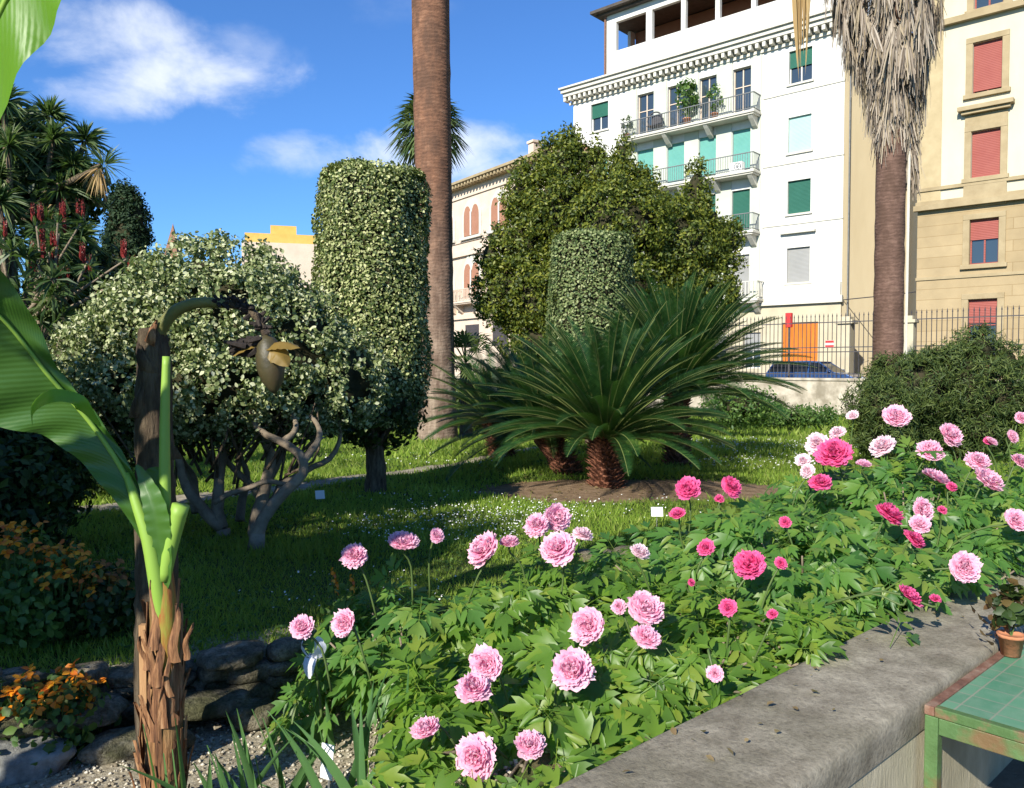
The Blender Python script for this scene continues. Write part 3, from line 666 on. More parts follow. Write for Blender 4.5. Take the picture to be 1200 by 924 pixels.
# cornice with dentils
co = MB(); co.box(XL-.6, .5, -.75, .3, H1+.25, H1+.5); co.box(XL-.5, .4, -.6, .3, H1+.002, H1+.248); co.box(XL-.7, .6, -.9, dep, H1+.502, H1+.62)
n = 46
for i in range(n):
    x = XL-.4+(abs(XL)+.7)*i/(n-1); co.box(x-.1, x+.1, -.55, -.02, H1-.3, H1+.0)
co.box(XL-.3, .3, -.12, -.004, H1-.5, H1-.32)
co.build('cornice', M['trim'], AR)
# set back attic with loggia
off = 1.3
ax0, az = A.at(708, 92, off)[0], H1+.62
zpar = A.at(722, 60, off)[1]; ztop = A.at(722, 26, off)[1]
ax1 = -.5
oh = []
cpx = [(722, 757), (764, 798), (803, 838), (843, 880)]
for a, b in cpx: oh.append((A.at(a, 40, off)[0], A.at(b, 40, off)[0], zpar, ztop))
w0 = oh[-1][1]+.3
while w0+2 < ax1: oh.append((w0, w0+1.9, zpar, ztop)); w0 += 2.2
holes_wall(ax0, ax1, az, ztop+.6, oh, .3, off).build('attic_wall', M['cream'], AR)
mb = MB(); mb.box(ax0+.3, ax1, off+3.6, off+3.8, az, ztop+.5); mb.box(ax0, ax1, off+.302, off+3.6, az, zpar-.9); mb.build('loggia_interior', M['brownsh'], AR)
mb = MB(); mb.box(ax0, ax0+.25, off+.302, off+1.0, az, ztop+.5); mb.box(ax0, ax0+.25, off+1.0, off+3.0, az, zpar); mb.box(ax0, ax0+.25, off+3.0, off+3.6, az, ztop+.5); mb.build('attic_wall', M['cream'], AR)
mb = MB(); mb.box(ax0-.7, ax1+.5, off-.8, off+6, ztop+.75, ztop+.95); mb.box(ax0-.4, ax1+.4, off-.4, off+5.6, ztop+.602, ztop+.748); mb.build('roof', surf('dark eave', [(.05,.042,.036), (.09,.075,.06)], 3), AR)
mb = MB(); mb.box(ax0-.1, ax1, off-.12, off-.004, az+.45, az+.62); mb.box(ax0+.1, ax0+.22, off-.16, off-.05, az-.1, ztop+.7); mb.build('gutter', M['rust'], AR)
MB().box(ax0+.3, ax1, off+3.8, dep, az, ztop+.5).build('attic_wall', M['cream'], AR)
# drainpipe + cable on the side wall
MB().tube([(.22, .3, .1), (.22, .3, H1)], .045, 6).build('drainpipe', M['rail'], AR)

# plants and things standing on the balconies
def wp(f, x, y, z): p = f.o+f.X*x+f.Yv*y; return (float(p[0]), float(p[1]), f.z+z)
def pot_plant(loc, h, s, label, leaf, n=160, potm=None, potr=.13, group=None, potn='pot', rise=1.0):
    r = root('potted_plant', loc, 0, label, 'potted plant', group)
    pr = [(0, 0), (potr*.72, 0), (potr*.95, potr*1.5), (potr*1.08, potr*1.5), (potr*1.08, potr*1.75), (potr*.92, potr*1.75), (potr*.88, potr*1.6), (0, potr*1.6)]
    V, F = [], []; m = 14
    for (rr, zz) in pr:
        for k in range(m): V.append((cos(2*pi*k/m)*rr, sin(2*pi*k/m)*rr, zz))
    for i in range(len(pr)-1):
        for k in range(m): F.append((i*m+k, i*m+(k+1) % m, (i+1)*m+(k+1) % m, (i+1)*m+k))
    mk('pot', V, F, potm or M['terracotta'], r, True)
    mb = MB()
    for k in range(7):
        a = random.uniform(0, 6.28); mb.tube([(0, 0, potr*1.5), (cos(a)*s*.3, sin(a)*s*.3, potr*1.5+h*.45), (cos(a)*s*.7, sin(a)*s*.7, potr*1.5+h*.8)], [.012*h/.6, .006*h/.6, .003*h/.6], 5)
    mb.build('stem', M['stalk'], r)
    z0 = potr*1.6+h*.25
    V, F = crown([(0, 0, z0+h*.4, s, s, h*.5)], n, (.09 if s > .1 else .045)*max(1, h*1.1), .12*h, 12, LEAFW, core=0)
    mk('foliage', V, F, leaf, r); return r
zf = BZ[0]+.01
pot_plant(wp(A, A.at(811, 100)[0], -.6, zf), 2.3, .55, 'tall bushy plant in an orange pot on the top balcony', M['bush'], 420, potr=.26)
pot_plant(wp(A, A.at(843, 100)[0], -.6, zf), 1.5, .4, 'slim shrub in a long terracotta pot right of the tall balcony plant', M['bush'], 260, potr=.22)
pot_plant(wp(A, A.at(740, 140)[0], -.6, zf), 1.1, .4, 'small dark shrub at the left end of the top balcony', M['darkleaf'], 240, potr=.2)
# grey round folded chair shape + air conditioner
ch = root('balcony_chair', wp(A, A.at(773, 140)[0], -.6, zf), A.root.rotation_euler[2], 'dark round-backed chair standing on the top balcony', 'chair')
pts = [(.55*cos(t), 0, .85+.5*sin(t)) for t in np.linspace(-.6, pi+.6, 14)]; MB().tube(pts, .05, 6).build('back_frame', M['iron'], ch)
MB().box(-.45, .45, -.3, .3, .42, .48).build('seat', M['iron'], ch, bevel=.02)
for sx in (-.4, .4):
    for sy in (-.26, .26): MB().tube([(sx, sy, 0), (sx, sy, .42)], .025, 6).build('leg', M['iron'], ch)
MB().box(-.4, .4, .25, .3, .5, 1.2).build('backrest', M['iron'], ch)
ac = root('air_conditioner', wp(A, A.at(868, 195)[0], -.5, BZ[1]+.01), A.root.rotation_euler[2], 'white air conditioning unit with a round fan on the second balcony', 'air conditioner')
MB().box(-.42, .42, -.18, .18, .06, .66).build('body', M['white'], ac, bevel=.02)
pts = [(.12+.22*cos(t), -.185, .36+.22*sin(t)) for t in np.linspace(0, 2*pi, 17)]; mb = MB().tube(pts, .015, 5)
for k in range(6): mb.tube([(.12, -.19, .36), (.12+.2*cos(k*pi/3), -.19, .36+.2*sin(k*pi/3))], .012, 5)
mb.build('fan_grille', M['iron'], ac)
for x in (-.35, .35): MB().box(x-.04, x+.04, -.16, .16, 0, .058).build('foot', M['iron'], ac)

# ------------------------------------------------------------------ sand building at right
B = Face((1072-600)/942*39.0, 39.0, .3, -450, 'sandstone_building', 'sand coloured building with red roller shutters and rusticated lower floors')
BR = B.root; zs_ = B.at(1150, 237)[1]
WX = (B.at(1136, 300)[0], B.at(1170, 300)[0]); step = 4.6
rows = [(B.at(1153, 390+40)[1], B.at(1153, 351)[1], 'E'), (B.at(1153, 309)[1], B.at(1153, 257)[1], 'D'), (B.at(1153, 207)[1], B.at(1153, 153)[1], 'C'), (B.at(1153, 108)[1], B.at(1153, 49)[1], 'B'), (B.at(1153, 9)[1], B.at(1153, -48)[1], 'A')]
H = rows[-1][1]+2.5; XR = WX[1]+step*2+2
hs = []
for k in range(3):
    for (z0, z1, r_) in rows: hs.append((WX[0]+k*step, WX[1]+k*step, max(z0, .9), z1, r_, k))
m_, n_ = nmat('rusticated sandstone'); t_ = N(n_, 'ShaderNodeTexCoord'); mpn = N(n_, 'ShaderNodeMapping'); mpn.inputs['Rotation'].default_value = (pi/2, 0, 0); n_.links.new(t_.outputs['Object'], mpn.inputs[0])
br = N(n_, 'ShaderNodeTexBrick'); br.inputs['Scale'].default_value = 1; br.inputs['Brick Width'].default_value = 8; br.inputs['Row Height'].default_value = .5; br.inputs['Mortar Size'].default_value = .02; br.inputs['Mortar Smooth'].default_value = .6
br.inputs['Color1'].default_value = (.32,.245,.14,1); br.inputs['Color2'].default_value = (.36,.28,.165,1); br.inputs['Mortar'].default_value = (.26,.19,.10,1); n_.links.new(mpn.outputs[0], br.inputs[0])
cc_ = mix(n_, 1.0, br.outputs[0], ramp(n_, noise_tex(n_, .8, 6), [(.3, (.85,)*3), (.7, (1.1,)*3)]), 'MULTIPLY'); bsdf_out(n_, cc_, .9, .1, br.outputs['Fac'], -.8, .04); M['rustic'] = m_
holes_wall(0, XR, 0, zs_, [h[:4] for h in hs if h[3] < zs_], .3).build('lower_wall', M['rustic'], BR)
holes_wall(0, XR, zs_, H, [h[:4] for h in hs if h[3] > zs_], .3).build('upper_wall', M['sand'], BR)
MB().box(.004, XR, .31, 14, 0, H-.01).build('inner_wall', M['interior'], BR)
sh_ = MB(); sh_.add([(0,0,0),(0,14,0),(0,14,H),(0,0,H)], [(3,2,1,0)]); sh_.build('side_wall', M['rustic'], BR)
for (a, b, z0, z1, r_, k) in hs:
    dr = {'A': 0, 'B': .95, 'C': 1, 'D': .45, 'E': .35}[r_]
    w = window(BR, (a, b, z0, z1), M['redsh'], dr, y=.16, frame=M['redsh'], sill=False, glassmat=None)
    s = MB(); t = .28
    s.box(a-t, a-.002, -.09, -.002, z0-.02, z1+.02); s.box(b+.002, b+t, -.09, -.002, z0-.02, z1+.02); s.box(a-t, b+t, -.1, -.003, z1+.021, z1+t); s.box(a-t-.08, b+t+.08, -.16, -.003, z0-.22, z0-.021)
    if r_ == 'C':
        s.box(a-t-.25, b+t+.25, -.42, -.004, z1+.95, z1+1.15); s.box(a-t-.12, b+t+.12, -.28, -.004, z1+.8, z1+.948); s.box(a-t, b+t, -.05, -.004, z1+t+.002, z1+.798)
        s.box(a-t, b+t, -.11, -.004, z0-1.35, z0-.222)
    s.build('surround', M['sandtrim'], w, bevel=.015)
c = MB(); c.box(-.12, XR, -.3, -.002, zs_-.12, zs_+.12); c.box(-.06, XR, -.16, -.003, zs_+.122, zs_+.3)
zz = B.at(1150, 214)[1]; c.box(-.06, XR, -.12, -.003, zz-.1, zz+.06)
zz = B.at(1150, 20)[1]; c.box(-.12, XR, -.3, -.002, zz-.05, zz+.22); zz = B.at(1150, 322)[1]; c.box(-.03, XR, -.06, -.002, zz-.1, zz+.04)
each(c, 'string_course', M['sandtrim'], BR)
MB().box(-.5, XR, -.7, .3, H-.01, H+.5).build('cornice', M['sandtrim'], BR)
MB().box(-.03, 1.0, -.05, -.002, zs_+.31, H-.02).build('corner_strip', M['cornertan'], BR, bevel=.02)
MB().box(-.6, XR, -.8, 15, H+.502, H+.7).build('roof', M['roof'], BR)

# ------------------------------------------------------------------ palazzo with arched windows, centre
Cc = Face((640-600)/942*58, 58, .2, -40, 'palazzo', 'cream palazzo with paired pointed arch windows behind the evergreen tree')
CR = Cc.root; xa = Cc.at(506, 300)[0]; xb = 2.0
zt = Cc.at(545, 218)[1]; zg = Cc.at(555, 372)[1]
hs2 = []
def arch_outline(a, b, z0, z1, pointed):
    r = (b-a)/2; n = 7; pts = [(a, z0)]
    if pointed:
        zz = z1-r*1.6
        for i in range(n+1): t = i/n; pts.append((a+r*(1-(1-t)**1.6) if False else a+r*t**1.7, zz+(z1-zz)*sin(t*pi/2)))
        for i in range(n-1, -1, -1): t = i/n; pts.append((b-r*t**1.7, zz+(z1-zz)*sin(t*pi/2)))
    else:
        for i in range(n*2+1): t = pi-pi*i/(2*n); pts.append(((a+b)/2+r*cos(t), z1-r+r*sin(t)))
    pts.append((b, z0)); return pts
def prism(mb, pts, y0, y1):
    k = len(pts); V = [(x, y0, z) for x, z in pts]+[(x, y1, z) for x, z in pts]
    F = [tuple(range(k)), tuple(range(2*k-1, k-1, -1))]+[(i, i+k, (i+1) % k+k, (i+1) % k) for i in range(k)]
    mb.add(V, F)
MB().box(xa, xb, 0, 12, 0, zt-.2).build('wall', M['palestucco'], CR)
cen = [(545, 562), (0, 0)]
wa, wb = Cc.at(545, 260)[0], Cc.at(562, 260)[0]; sp = 4.2
u1, u0 = Cc.at(553, 241)[1], Cc.at(553, 276)[1]; l1, l0 = Cc.at(553, 309)[1], Cc.at(553, 349)[1]
for k in range(-2, 3):
    a, b = wa+k*sp, wb+k*sp
    if a < xa+.3 or b > xb-.3: continue
    for (z0, z1, pt) in ((u0, u1, False), (l0, l1, True)):
        f = MB(); mid = (a+b)/2
        prism(f, arch_outline(a-.35, b+.35, z0-.1, z1+(.9 if pt else .55), pt), -.08, -.003); w = f.build('window', M['trim'], CR)
        for (c0, c1) in ((a, mid-.09), (mid+.09, b)):
            f = MB(); prism(f, arch_outline(c0, c1, z0, z1, True), -.13, -.082); f.build('shutter', M['brownsh'], w)
        MB().tube([(mid, -.16, z0), (mid, -.16, z1-.5)], .07, 6).build('column', M['cream'], w)
        MB().box(a-.5, b+.5, -.3, -.003, z0-.3, z0-.101).build('sill', M['trim'], w)
    if k <= 1: balcony(CR, a-.7, b+.7, l0-.32, 1.0, 1.0, 2, M['palestucco'], True, M['palestucco'])
    h = (a+.1, b-.1, zg-2.4, zg-.6)
    MB().box(h[0], h[1], -.05, -.004, max(.6, h[2]), h[3]).build('shutter', M['iron'], CR)
s = MB(); s.box(xa-.1, xb, -.25, -.002, u0-1.6, u0-1.2); s.box(xa-.1, xb, -.2, -.002, zg-.1, zg+.25); s.box(xa-.05, xb, -.12, -.003, zt-1.0, zt-.85)
for zq in (u0-.35, l0-1.4): s.box(xa-.05, xb, -.1, -.003, zq-.1, zq)
each(s, 'string_course', M['palestucco'], CR)
c = MB(); c.box(xa-.7, xb, -.9, 12, zt+.05, zt+.25); c.box(xa-.3, xb, -.45, .2, zt-.2, zt+.048)
for i in range(40):
    x = xa-.3+(xb-xa)*i/39; c.box(x-.1, x+.1, -.8, -.452, zt-.22, zt+.047)
c.build('cornice', M['sandtrim'], CR)
rf = MB(); rf.add([(xa-.7,-.9,zt+.25),(xb,-.9,zt+.25),(xb,12,zt+.25),(xa-.7,12,zt+.25),(xa+4,5.5,zt+1.6),(xb-1,5.5,zt+1.6)], [(0,1,5,4),(1,2,5),(2,3,4,5),(3,0,4)])
rf_o = rf.build('roof', M['roof'], CR)
chx = Cc.at(627, 185, 3)[0]; mb = MB().box(min(chx, xb-.6)-.35, min(chx, xb-.6)+.35, 2.6, 3.4, zt+.3, zt+2.6); mb.box(min(chx, xb-.6)-.45, min(chx, xb-.6)+.45, 2.5, 3.5, zt+2.602, zt+2.8); mb.build('chimney', M['palestucco'], rf_o)

# ------------------------------------------------------------------ ochre house + church spire, far left
E = Face((375-600)/942*80, 78, 0, 4000, 'ochre_house', 'distant house with ochre roof terrace above the mounded shrub')
ER = E.root; x0, zt1 = E.at(290, 290); x1 = E.at(400, 300)[0]; zr = E.at(330, 292)[1]
MB().box(x0, x1, 0, 10, 0, zr-.9).build('wall', M['palestucco'], ER)
MB().box(x0-.2, x1, -.2, 9, zr-.898, zr).build('parapet', M['ochre'], ER)
a, b = E.at(318, 280)[0], E.at(347, 280)[0]; zz = E.at(330, 273)[1]
MB().box(a, b, .5, 4, zr+.002, zz).build('roof_hut', M['ochre'], ER)
MB().box(a+.7, a+1.1, .44, .498, zr+.05, zz-.3).build('door', M['iron'], ER)
MB().box(E.at(340, 300)[0], x1+1, -.9, -.01, E.at(350, 322)[1], E.at(350, 322)[1]+.25).build('roof', M['roof'], ER)
MB().box(x0+1, x0+1.12, -.1, -.01, .1, zr-.9).build('drainpipe', M['iron'], ER)
p = P(203, 290, 190)
sp_ = root('church_spire', (p[0], p[1], 0), 0, 'tiny pointed brown church spire far off left of the cypress shrub mound', 'church')
V = [(-1.6,-1.6,0),(1.6,-1.6,0),(1.6,1.6,0),(-1.6,1.6,0),(-1.6,-1.6,27),(1.6,-1.6,27),(1.6,1.6,27),(-1.6,1.6,27)]
MB().add(V, [(0,1,5,4),(1,2,6,5),(2,3,7,6),(3,0,4,7)]).build('tower', M['palestucco'], sp_)
zt2 = P(203, 262, 190)[2]
MB().add([(-1.7,-1.7,27),(1.7,-1.7,27),(1.7,1.7,27),(-1.7,1.7,27),(0,0,zt2)], [(0,1,4),(1,2,4),(2,3,4),(3,0,4)]).build('spire', M['roof'], sp_)

# ------------------------------------------------------------------ street, fence, car
fo = np.array([15.3, 34.0]); UX = A.X            # local X of street (to the right, towards us)
SR = atan2(UX[1], UX[0])
def sl(x, y): p = fo+A.X*x+A.Yv*y; return p
mb = MB(); a, b, c, d = sl(-60, .9), sl(40, .9), sl(40, 30), sl(-60, 30)
mb.add([(*a, .35), (*b, .35), (*c, .35), (*d, .35)], [(0,1,2,3)]); tag(mb.build('street', M['asphalt']), kind='structure')
mb = MB(); a, b, c, d = sl(-60, .9), sl(40, .9), sl(40, 1.0), sl(-60, 1.0)
mb.add([(*a, -1), (*b, -1), (*b, .35), (*a, .35)], [(0,1,2,3)]); tag(mb.build('street_bank', M['soil']), kind='structure')
wz = .98
fn = root('boundary_fence', (fo[0], fo[1], 0), SR, 'tall dark iron railing on a pale rendered wall along the street', 'fence')
mb = MB(); mb.box(-30, 12, 0, .4, -1, wz); mb.box(-30, 12, -.06, .46, wz+.002, wz+.12); mb.build('base_wall', surf('weathered render', [(.30,.26,.2), (.5,.45,.36)], 2, .9, .1, .4, 12, big=((.14,.12,.08), 1.2, .6)), fn, bevel=.02)
def fpx(px): # local x at pixel column
    r = ray(px, 430); k = fo.dot(A.Yv)/(r[:2].dot(A.Yv)); return (r[:2]*k-fo).dot(A.X)
ftz = 3.8
mb = MB(); x = fpx(850)-3
while x < 11:
    h = ftz if True else 0; mb.tube([(x, .2, wz+.12), (x, .2, h)], .017, 5); mb.tube([(x, .2, h), (x, .2, h+.16)], [.03, .002], 5); x += .19
mb.build('railing', M['iron'], fn)
mb = MB()
for zz in (wz+.3, 2.45, 2.25, ftz-.25): mb.box(fpx(850)-3, 11, .185, .215, zz-.02, zz+.02)
mb.build('rail_bar', M['iron'], fn)
for px in (1063,):
    xx = fpx(px); t = 3.4
    mb = MB(); mb.box(xx-.22, xx+.22, -.03, .43, wz+.121, t); mb.box(xx-.3, xx+.3, -.11, .51, t+.002, t+.14); mb.box(xx-.16, xx+.16, .04, .36, t+.142, t+.3); mb.build('stone_pillar', M['basewall'], fn, bevel=.02)
sg = root('no_entry_sign', (*sl(fpx(972), -.02), 2.45), SR, 'small red and white rectangular sign hung on the iron railing', 'sign')
MB().box(-.19, .19, .0, .02, 0, .30).build('panel', M['white'], sg); mb = MB(); mb.box(-.185, .185, -.006, -.001, .008, .10); mb.box(-.185, .185, -.006, -.001, .19, .294); mb.build('red_band', M['redpaint'], sg)
def spx(px, off):
    o = fo+A.Yv*off; r_ = ray(px, 430); return ((r_[:2]*(o.dot(A.Yv)/r_[:2].dot(A.Yv)))-fo).dot(A.X)
rp = sl(spx(924, 2.4), 2.4); rt = P(924, 367, rp[1])[2]-.35; rl = P(924, 384, rp[1])[2]-.35
rb = root('red_post', (*rp, .35), SR, 'thin post with a narrow orange red box on top, left of the orange door', 'post')
MB().tube([(0,0,0),(0,0,rl)], .04, 8).build('pole', M['iron'], rb); MB().box(-.15, .15, -.1, .1, rl+.002, rt).build('box', M['redpaint'], rb, bevel=.02)
gp_ = sl(spx(991, 9.5), 9.5)
gp = root('gate_pillar', (*gp_, .35), SR, 'short stone gate pillar with a moulded cap right of the orange door', 'pillar')
h_ = P(991, 380, gp_[1])[2]-.35
MB().box(-.35, .35, -.35, .35, 0, h_).build('shaft', M['basewall'], gp, bevel=.02); MB().box(-.48, .48, -.48, .48, h_+.002, h_+.22).box(-.3, .3, -.3, .3, h_+.222, h_+.4).build('cap', M['basewall'], gp, bevel=.02)
# blue hatchback behind the railing
cp = sl((fpx(905)+fpx(1008))/2*1.0+.55, 4.2)
r1, r2 = ray(905, 430), ray(1008, 430)
oo = fo+A.Yv*4.2
xa_, xb_ = [((r[:2]*(oo.dot(A.Yv)/r[:2].dot(A.Yv)))-fo).dot(A.X) for r in (r1, r2)]
cp = sl((xa_+xb_)/2, 4.2); cl_ = max(4.0, xb_-xa_)
car = root('parked_car', (cp[0], cp[1], .35), SR, 'blue estate car parked in the street behind the iron railing', 'car')
hl = cl_/2
prof = [(-hl, .45), (-hl, .75), (-hl+.08, .98), (-hl+.35, 1.40), (-hl+.6, 1.52), (-.2, 1.58), (.55, 1.54), (1.25, 1.08), (hl-.35, .92), (hl-.06, .78), (hl, .5), (hl-.1, .28), (-hl+.1, .28)]
belt = .98
def car_body():
    mb = MB(); secs = [(-.86, .0), (-.82, 1), (.82, 1), (.86, 0)]
    pl = [(-hl, .45), (-hl, .8), (-hl+.06, belt), (1.2, belt+.02), (hl-.35, .90), (hl-.06, .76), (hl, .5), (hl-.1, .28)]
    # wheel arches cut in the lower line
    low = [(hl-.35, .26)]
    for wx in (hl-.85, -hl+.8):
        low += [(wx+.37*cos(t), .32+.37*sin(t)) for t in np.linspace(0, pi, 9)]
    low += [(-hl+.1, .28)]
    out = pl+low; k = len(out)
    V = [(x, -.85, z) for x, z in out]+[(x, .85, z) for x, z in out]
    mb.add(V, [tuple(range(k-1, -1, -1)), tuple(range(k, 2*k))]+[(i, (i+1) % k, (i+1) % k+k, i+k) for i in range(k)])
    return mb
body = car_body().build('body', M['carpaint'], car, bevel=.03)
cab = MB(); b0 = [(-hl+.1, belt), (-hl+.38, 1.42), (-.1, 1.5), (.5, 1.46), (1.25, belt+.01)]
k = len(b0); V = [(x, -.80+(z-belt)*.25, z) for x, z in b0]+[(x, .80-(z-belt)*.25, z) for x, z in b0]
cab.add(V, [tuple(range(k-1, -1, -1)), tuple(range(k, 2*k))]+[(i, (i+1) % k, (i+1) % k+k, i+k) for i in range(k)]); cab.build('window_glass', M['carglass'], car)
rfm = MB(); rfm.add([(-hl+.3,-.69,1.42),(-hl+.5,-.69,1.5),(-.1,-.69,1.55),(.55,-.69,1.5),(.55,.69,1.5),(-.1,.69,1.55),(-hl+.5,.69,1.5),(-hl+.3,.69,1.42)], [(0,1,6,7),(1,2,5,6),(2,3,4,5)])
rfo = rfm.build('roof', M['carpaint'], car); sol = rfo.modifiers.new('t', 'SOLIDIFY'); sol.thickness = .07
pm = MB()
for (x, xx) in ((-hl+.12, -hl+.42), (-1.0, -.98), (.0, .02), (1.2, .5)):
    for s_ in (-1, 1): MB().tube([(x, s_*.81, belt), (xx, s_*.69, 1.46)], .035, 5).build('pillar', M['carpaint'], car)
for wx in (hl-.85, -hl+.8):
    for s_ in (-1, 1):
        V, F = tube([(wx, s_*.68, .32), (wx, s_*.86, .32)], .32, 20); w_ = mk('wheel', V, F, M['rubber'], car, False)
        V, F = tube([(wx, s_*.8, .32), (wx, s_*.87, .32)], .2, 14); mk('rim', V, F, M['rim'], w_)
for s_ in (-.62, .62):
    MB().box(hl-.22, hl+.004, s_-.17, s_+.17, .6, .74).build('headlight', M['lamp'], car, bevel=.02); MB().box(-hl-.004, -hl+.1, s_-.15, s_+.15, .65, .95).build('tail_light', M['redlamp'], car, bevel=.02)
for s_ in (-.93, .93): MB().box(.95, 1.1, s_-.08, s_+.08, belt+.02, belt+.14).build('mirror', M['carpaint'], car, bevel=.02)
# overhead cable between the buildings
a_, b_ = Vector((P(985, 352, 46.2))), Vector((P(1215, 312, 36)))
ctr = (a_+b_)/2; ctr.z -= .25
tag(MB().tube(curve([a_, ctr, b_], 14), .03, 5).build('overhead_cable', M['iron']), 'thin dark cable sagging between the white and the sand building', 'cable')
# ------------------------------------------------------------------ palms
def palm_trunk(name, x, y, r0, r1, z1, mat, parent, lean=0, seg=60):
    z0 = gz(x, y)-.1; pts, rad = [], []
    for i in range(seg+1):
        t = i/seg; z = z0+(z1-z0)*t; flare = math.exp(-(z-z0)*1.3)*.22
        pts.append((lean*t, 0, z-z0-.1)); rad.append(r0+(r1-r0)*t+flare*r0+.004*sin(i*1.7)+.004*sin(i*4.1))
    V, F = tube(pts, rad, 28, True, .012); return mk(name, V, F, mat, parent, True)
def fan_leaf(ang, el, petiole, R, n=22, droop=.3, w=.05, fold=.25, stiff=1.0):
    """a palmate fan leaf at the origin: returns verts, tris"""
    d = np.array([cos(el)*cos(ang), cos(el)*sin(ang), sin(el)]); side = np.array([-sin(ang), cos(ang), 0]); up = np.cross(d, side)*-1
    up = np.cross(side, d)*-1 if np.cross(side, d)[2] < 0 else np.cross(side, d)
    hub = d*petiole; V, F = [], []
    pw = w*.35
    V += [side*pw, -side*pw, hub-side*pw, hub+side*pw]; F += [(0, 1, 2), (0, 2, 3)]
    for i in range(n):
        a = (-1.25+2.5*i/(n-1))*1.0; L = R*(1-.25*abs(a)/1.3)*random.uniform(.88, 1.05)
        dr = d*cos(a)+side*sin(a); ww = w*R; s2 = -d*sin(a)+side*cos(a)
        m = hub+dr*L*.55+up*(.03*L*(1 if i % 2 else -1)); e = hub+dr*L+np.array([0, 0, -droop*L*stiff]); k = len(V)
        V += [hub, m+s2*ww, m-s2*ww, e]; F += [(k, k+1, k+2), (k+1, k+3, k+2)]
    return np.array(V), np.array(F)
def fan_crown(center, count, petiole, R, el0=-.5, el1=1.4, **k):
    out = []
    for i in range(count):
        t = (i+.5)/count; el = el1+(el0-el1)*t; V, F = fan_leaf(i*2.4+random.uniform(-.2, .2), el, petiole*random.uniform(.8, 1.1), R*random.uniform(.85, 1.1), **k)
        out.append((V+np.array(center), F))
    return join(out)

# palm 1: broad reddish trunk
p = G(512, 516); PX, PY = p[0]+.02, p[1]
pr = root('tall_palm', (PX, PY, gz(PX, PY)), 0, 'massive straight palm trunk, reddish above and grey at the foot, beside the ivy cylinder', 'palm tree')
k = PY/FPX; zt_ = 13.2
palm_trunk('trunk', PX, PY, 20.5*k, 22.5*k, zt_, M['palm1'], pr, lean=-.18)
V, F = fan_crown((-.18, 0, zt_-gz(PX, PY)), 42, 1.2, 1.2, n=16); mk('crown', V, F, M['fan'], pr)
# palm 2: skirt of dead fronds
PY2 = 16.0; k = PY2/FPX; x2 = (1040-600)*k
pr = root('skirted_palm', (x2, PY2, gz(x2, PY2)), 0, 'brown palm trunk under a thick grey skirt of dead hanging fronds', 'palm tree')
z_top = P(1040, -70, PY2)[2]; palm_trunk('trunk', x2-2.5*k, PY2, 16.3*k, 15.8*k, z_top+1.5, M['palm2'], pr)
gz2 = gz(x2, PY2)
def skirt(n, cx, prof, z1, z2):
    """dead fan leaves folded down against the trunk; prof gives the half widths (left, right) from top to bottom"""
    V, F = [], []
    for i in range(n):
        t = random.random()**.9; a = random.uniform(0, 2*pi); z = z1+(z2-z1)*t
        pl, prr = np.interp(t, [p[0] for p in prof], [p[1] for p in prof]), np.interp(t, [p[0] for p in prof], [p[2] for p in prof])
        rx = (prr if cos(a) > 0 else pl)*random.uniform(.45, 1.0); ry = .5*(pl+prr)*random.uniform(.5, 1)
        hub = np.array([cx+cos(a)*rx*.92, sin(a)*ry*.9, z+.15]); base = np.array([cx+cos(a)*.25, sin(a)*.25, z+.55])
        s = np.array([-sin(a), cos(a), 0]); out = np.array([cos(a), sin(a), 0]); L = random.uniform(.45, 1.05); k = len(V)
        w = .014; V += [base-s*w, base+s*w, hub+s*w, hub-s*w]; F += [(k, k+1, k+2), (k, k+2, k+3)]
        sweep = random.gauss(0, .12)
        for j in range(13):
            f = (j-6)/6; dv = s*(f*.24+sweep+random.gauss(0, .03))+out*random.uniform(-.08, .10); l = L*(1-.25*abs(f))*random.uniform(.7, 1.15)
            ww = s*random.uniform(.006, .016)+out*random.gauss(0, .006); m = hub+dv*.45*l+np.array([0, 0, -.42*l]); e = hub+dv*.8*l+np.array([random.gauss(0, .03), random.gauss(0, .03), -l]); k = len(V)
            V += [hub, m-ww, m+ww, e-ww*.5, e+ww*.5]; F += [(k, k+1, k+2), (k+1, k+3, k+2), (k+2, k+3, k+4)]
    return np.array(V), np.array(F)
zz1, zz2 = P(0, -60, PY2)[2]-gz2, P(0, 235, PY2)[2]-gz2
def hw(px): return abs(px-1040)*k
V, F = skirt(520, 0, [(0, hw(950), hw(1098)), (.30, hw(962), hw(1098)), (.5, hw(975), hw(1092)), (.65, hw(992), hw(1088)), (.78, hw(1010), hw(1076)), (1, hw(1022), hw(1062))], zz1, P(0, 150, PY2)[2]-gz2)
mk('dead_frond_skirt', V, F, M['skirt'], pr)
V, F = skirt(70, .36, [(0, .16, .2), (1, .05, .10)], P(0, 120, PY2)[2]-gz2, P(0, 195, PY2)[2]-gz2); mk('dead_frond_skirt', V, F, M['skirt'], pr)
V, F = fan_crown((0, 0, z_top+1.6-gz2), 46, 1.4, 1.3, n=18); mk('crown', V, F, M['fan'], pr)
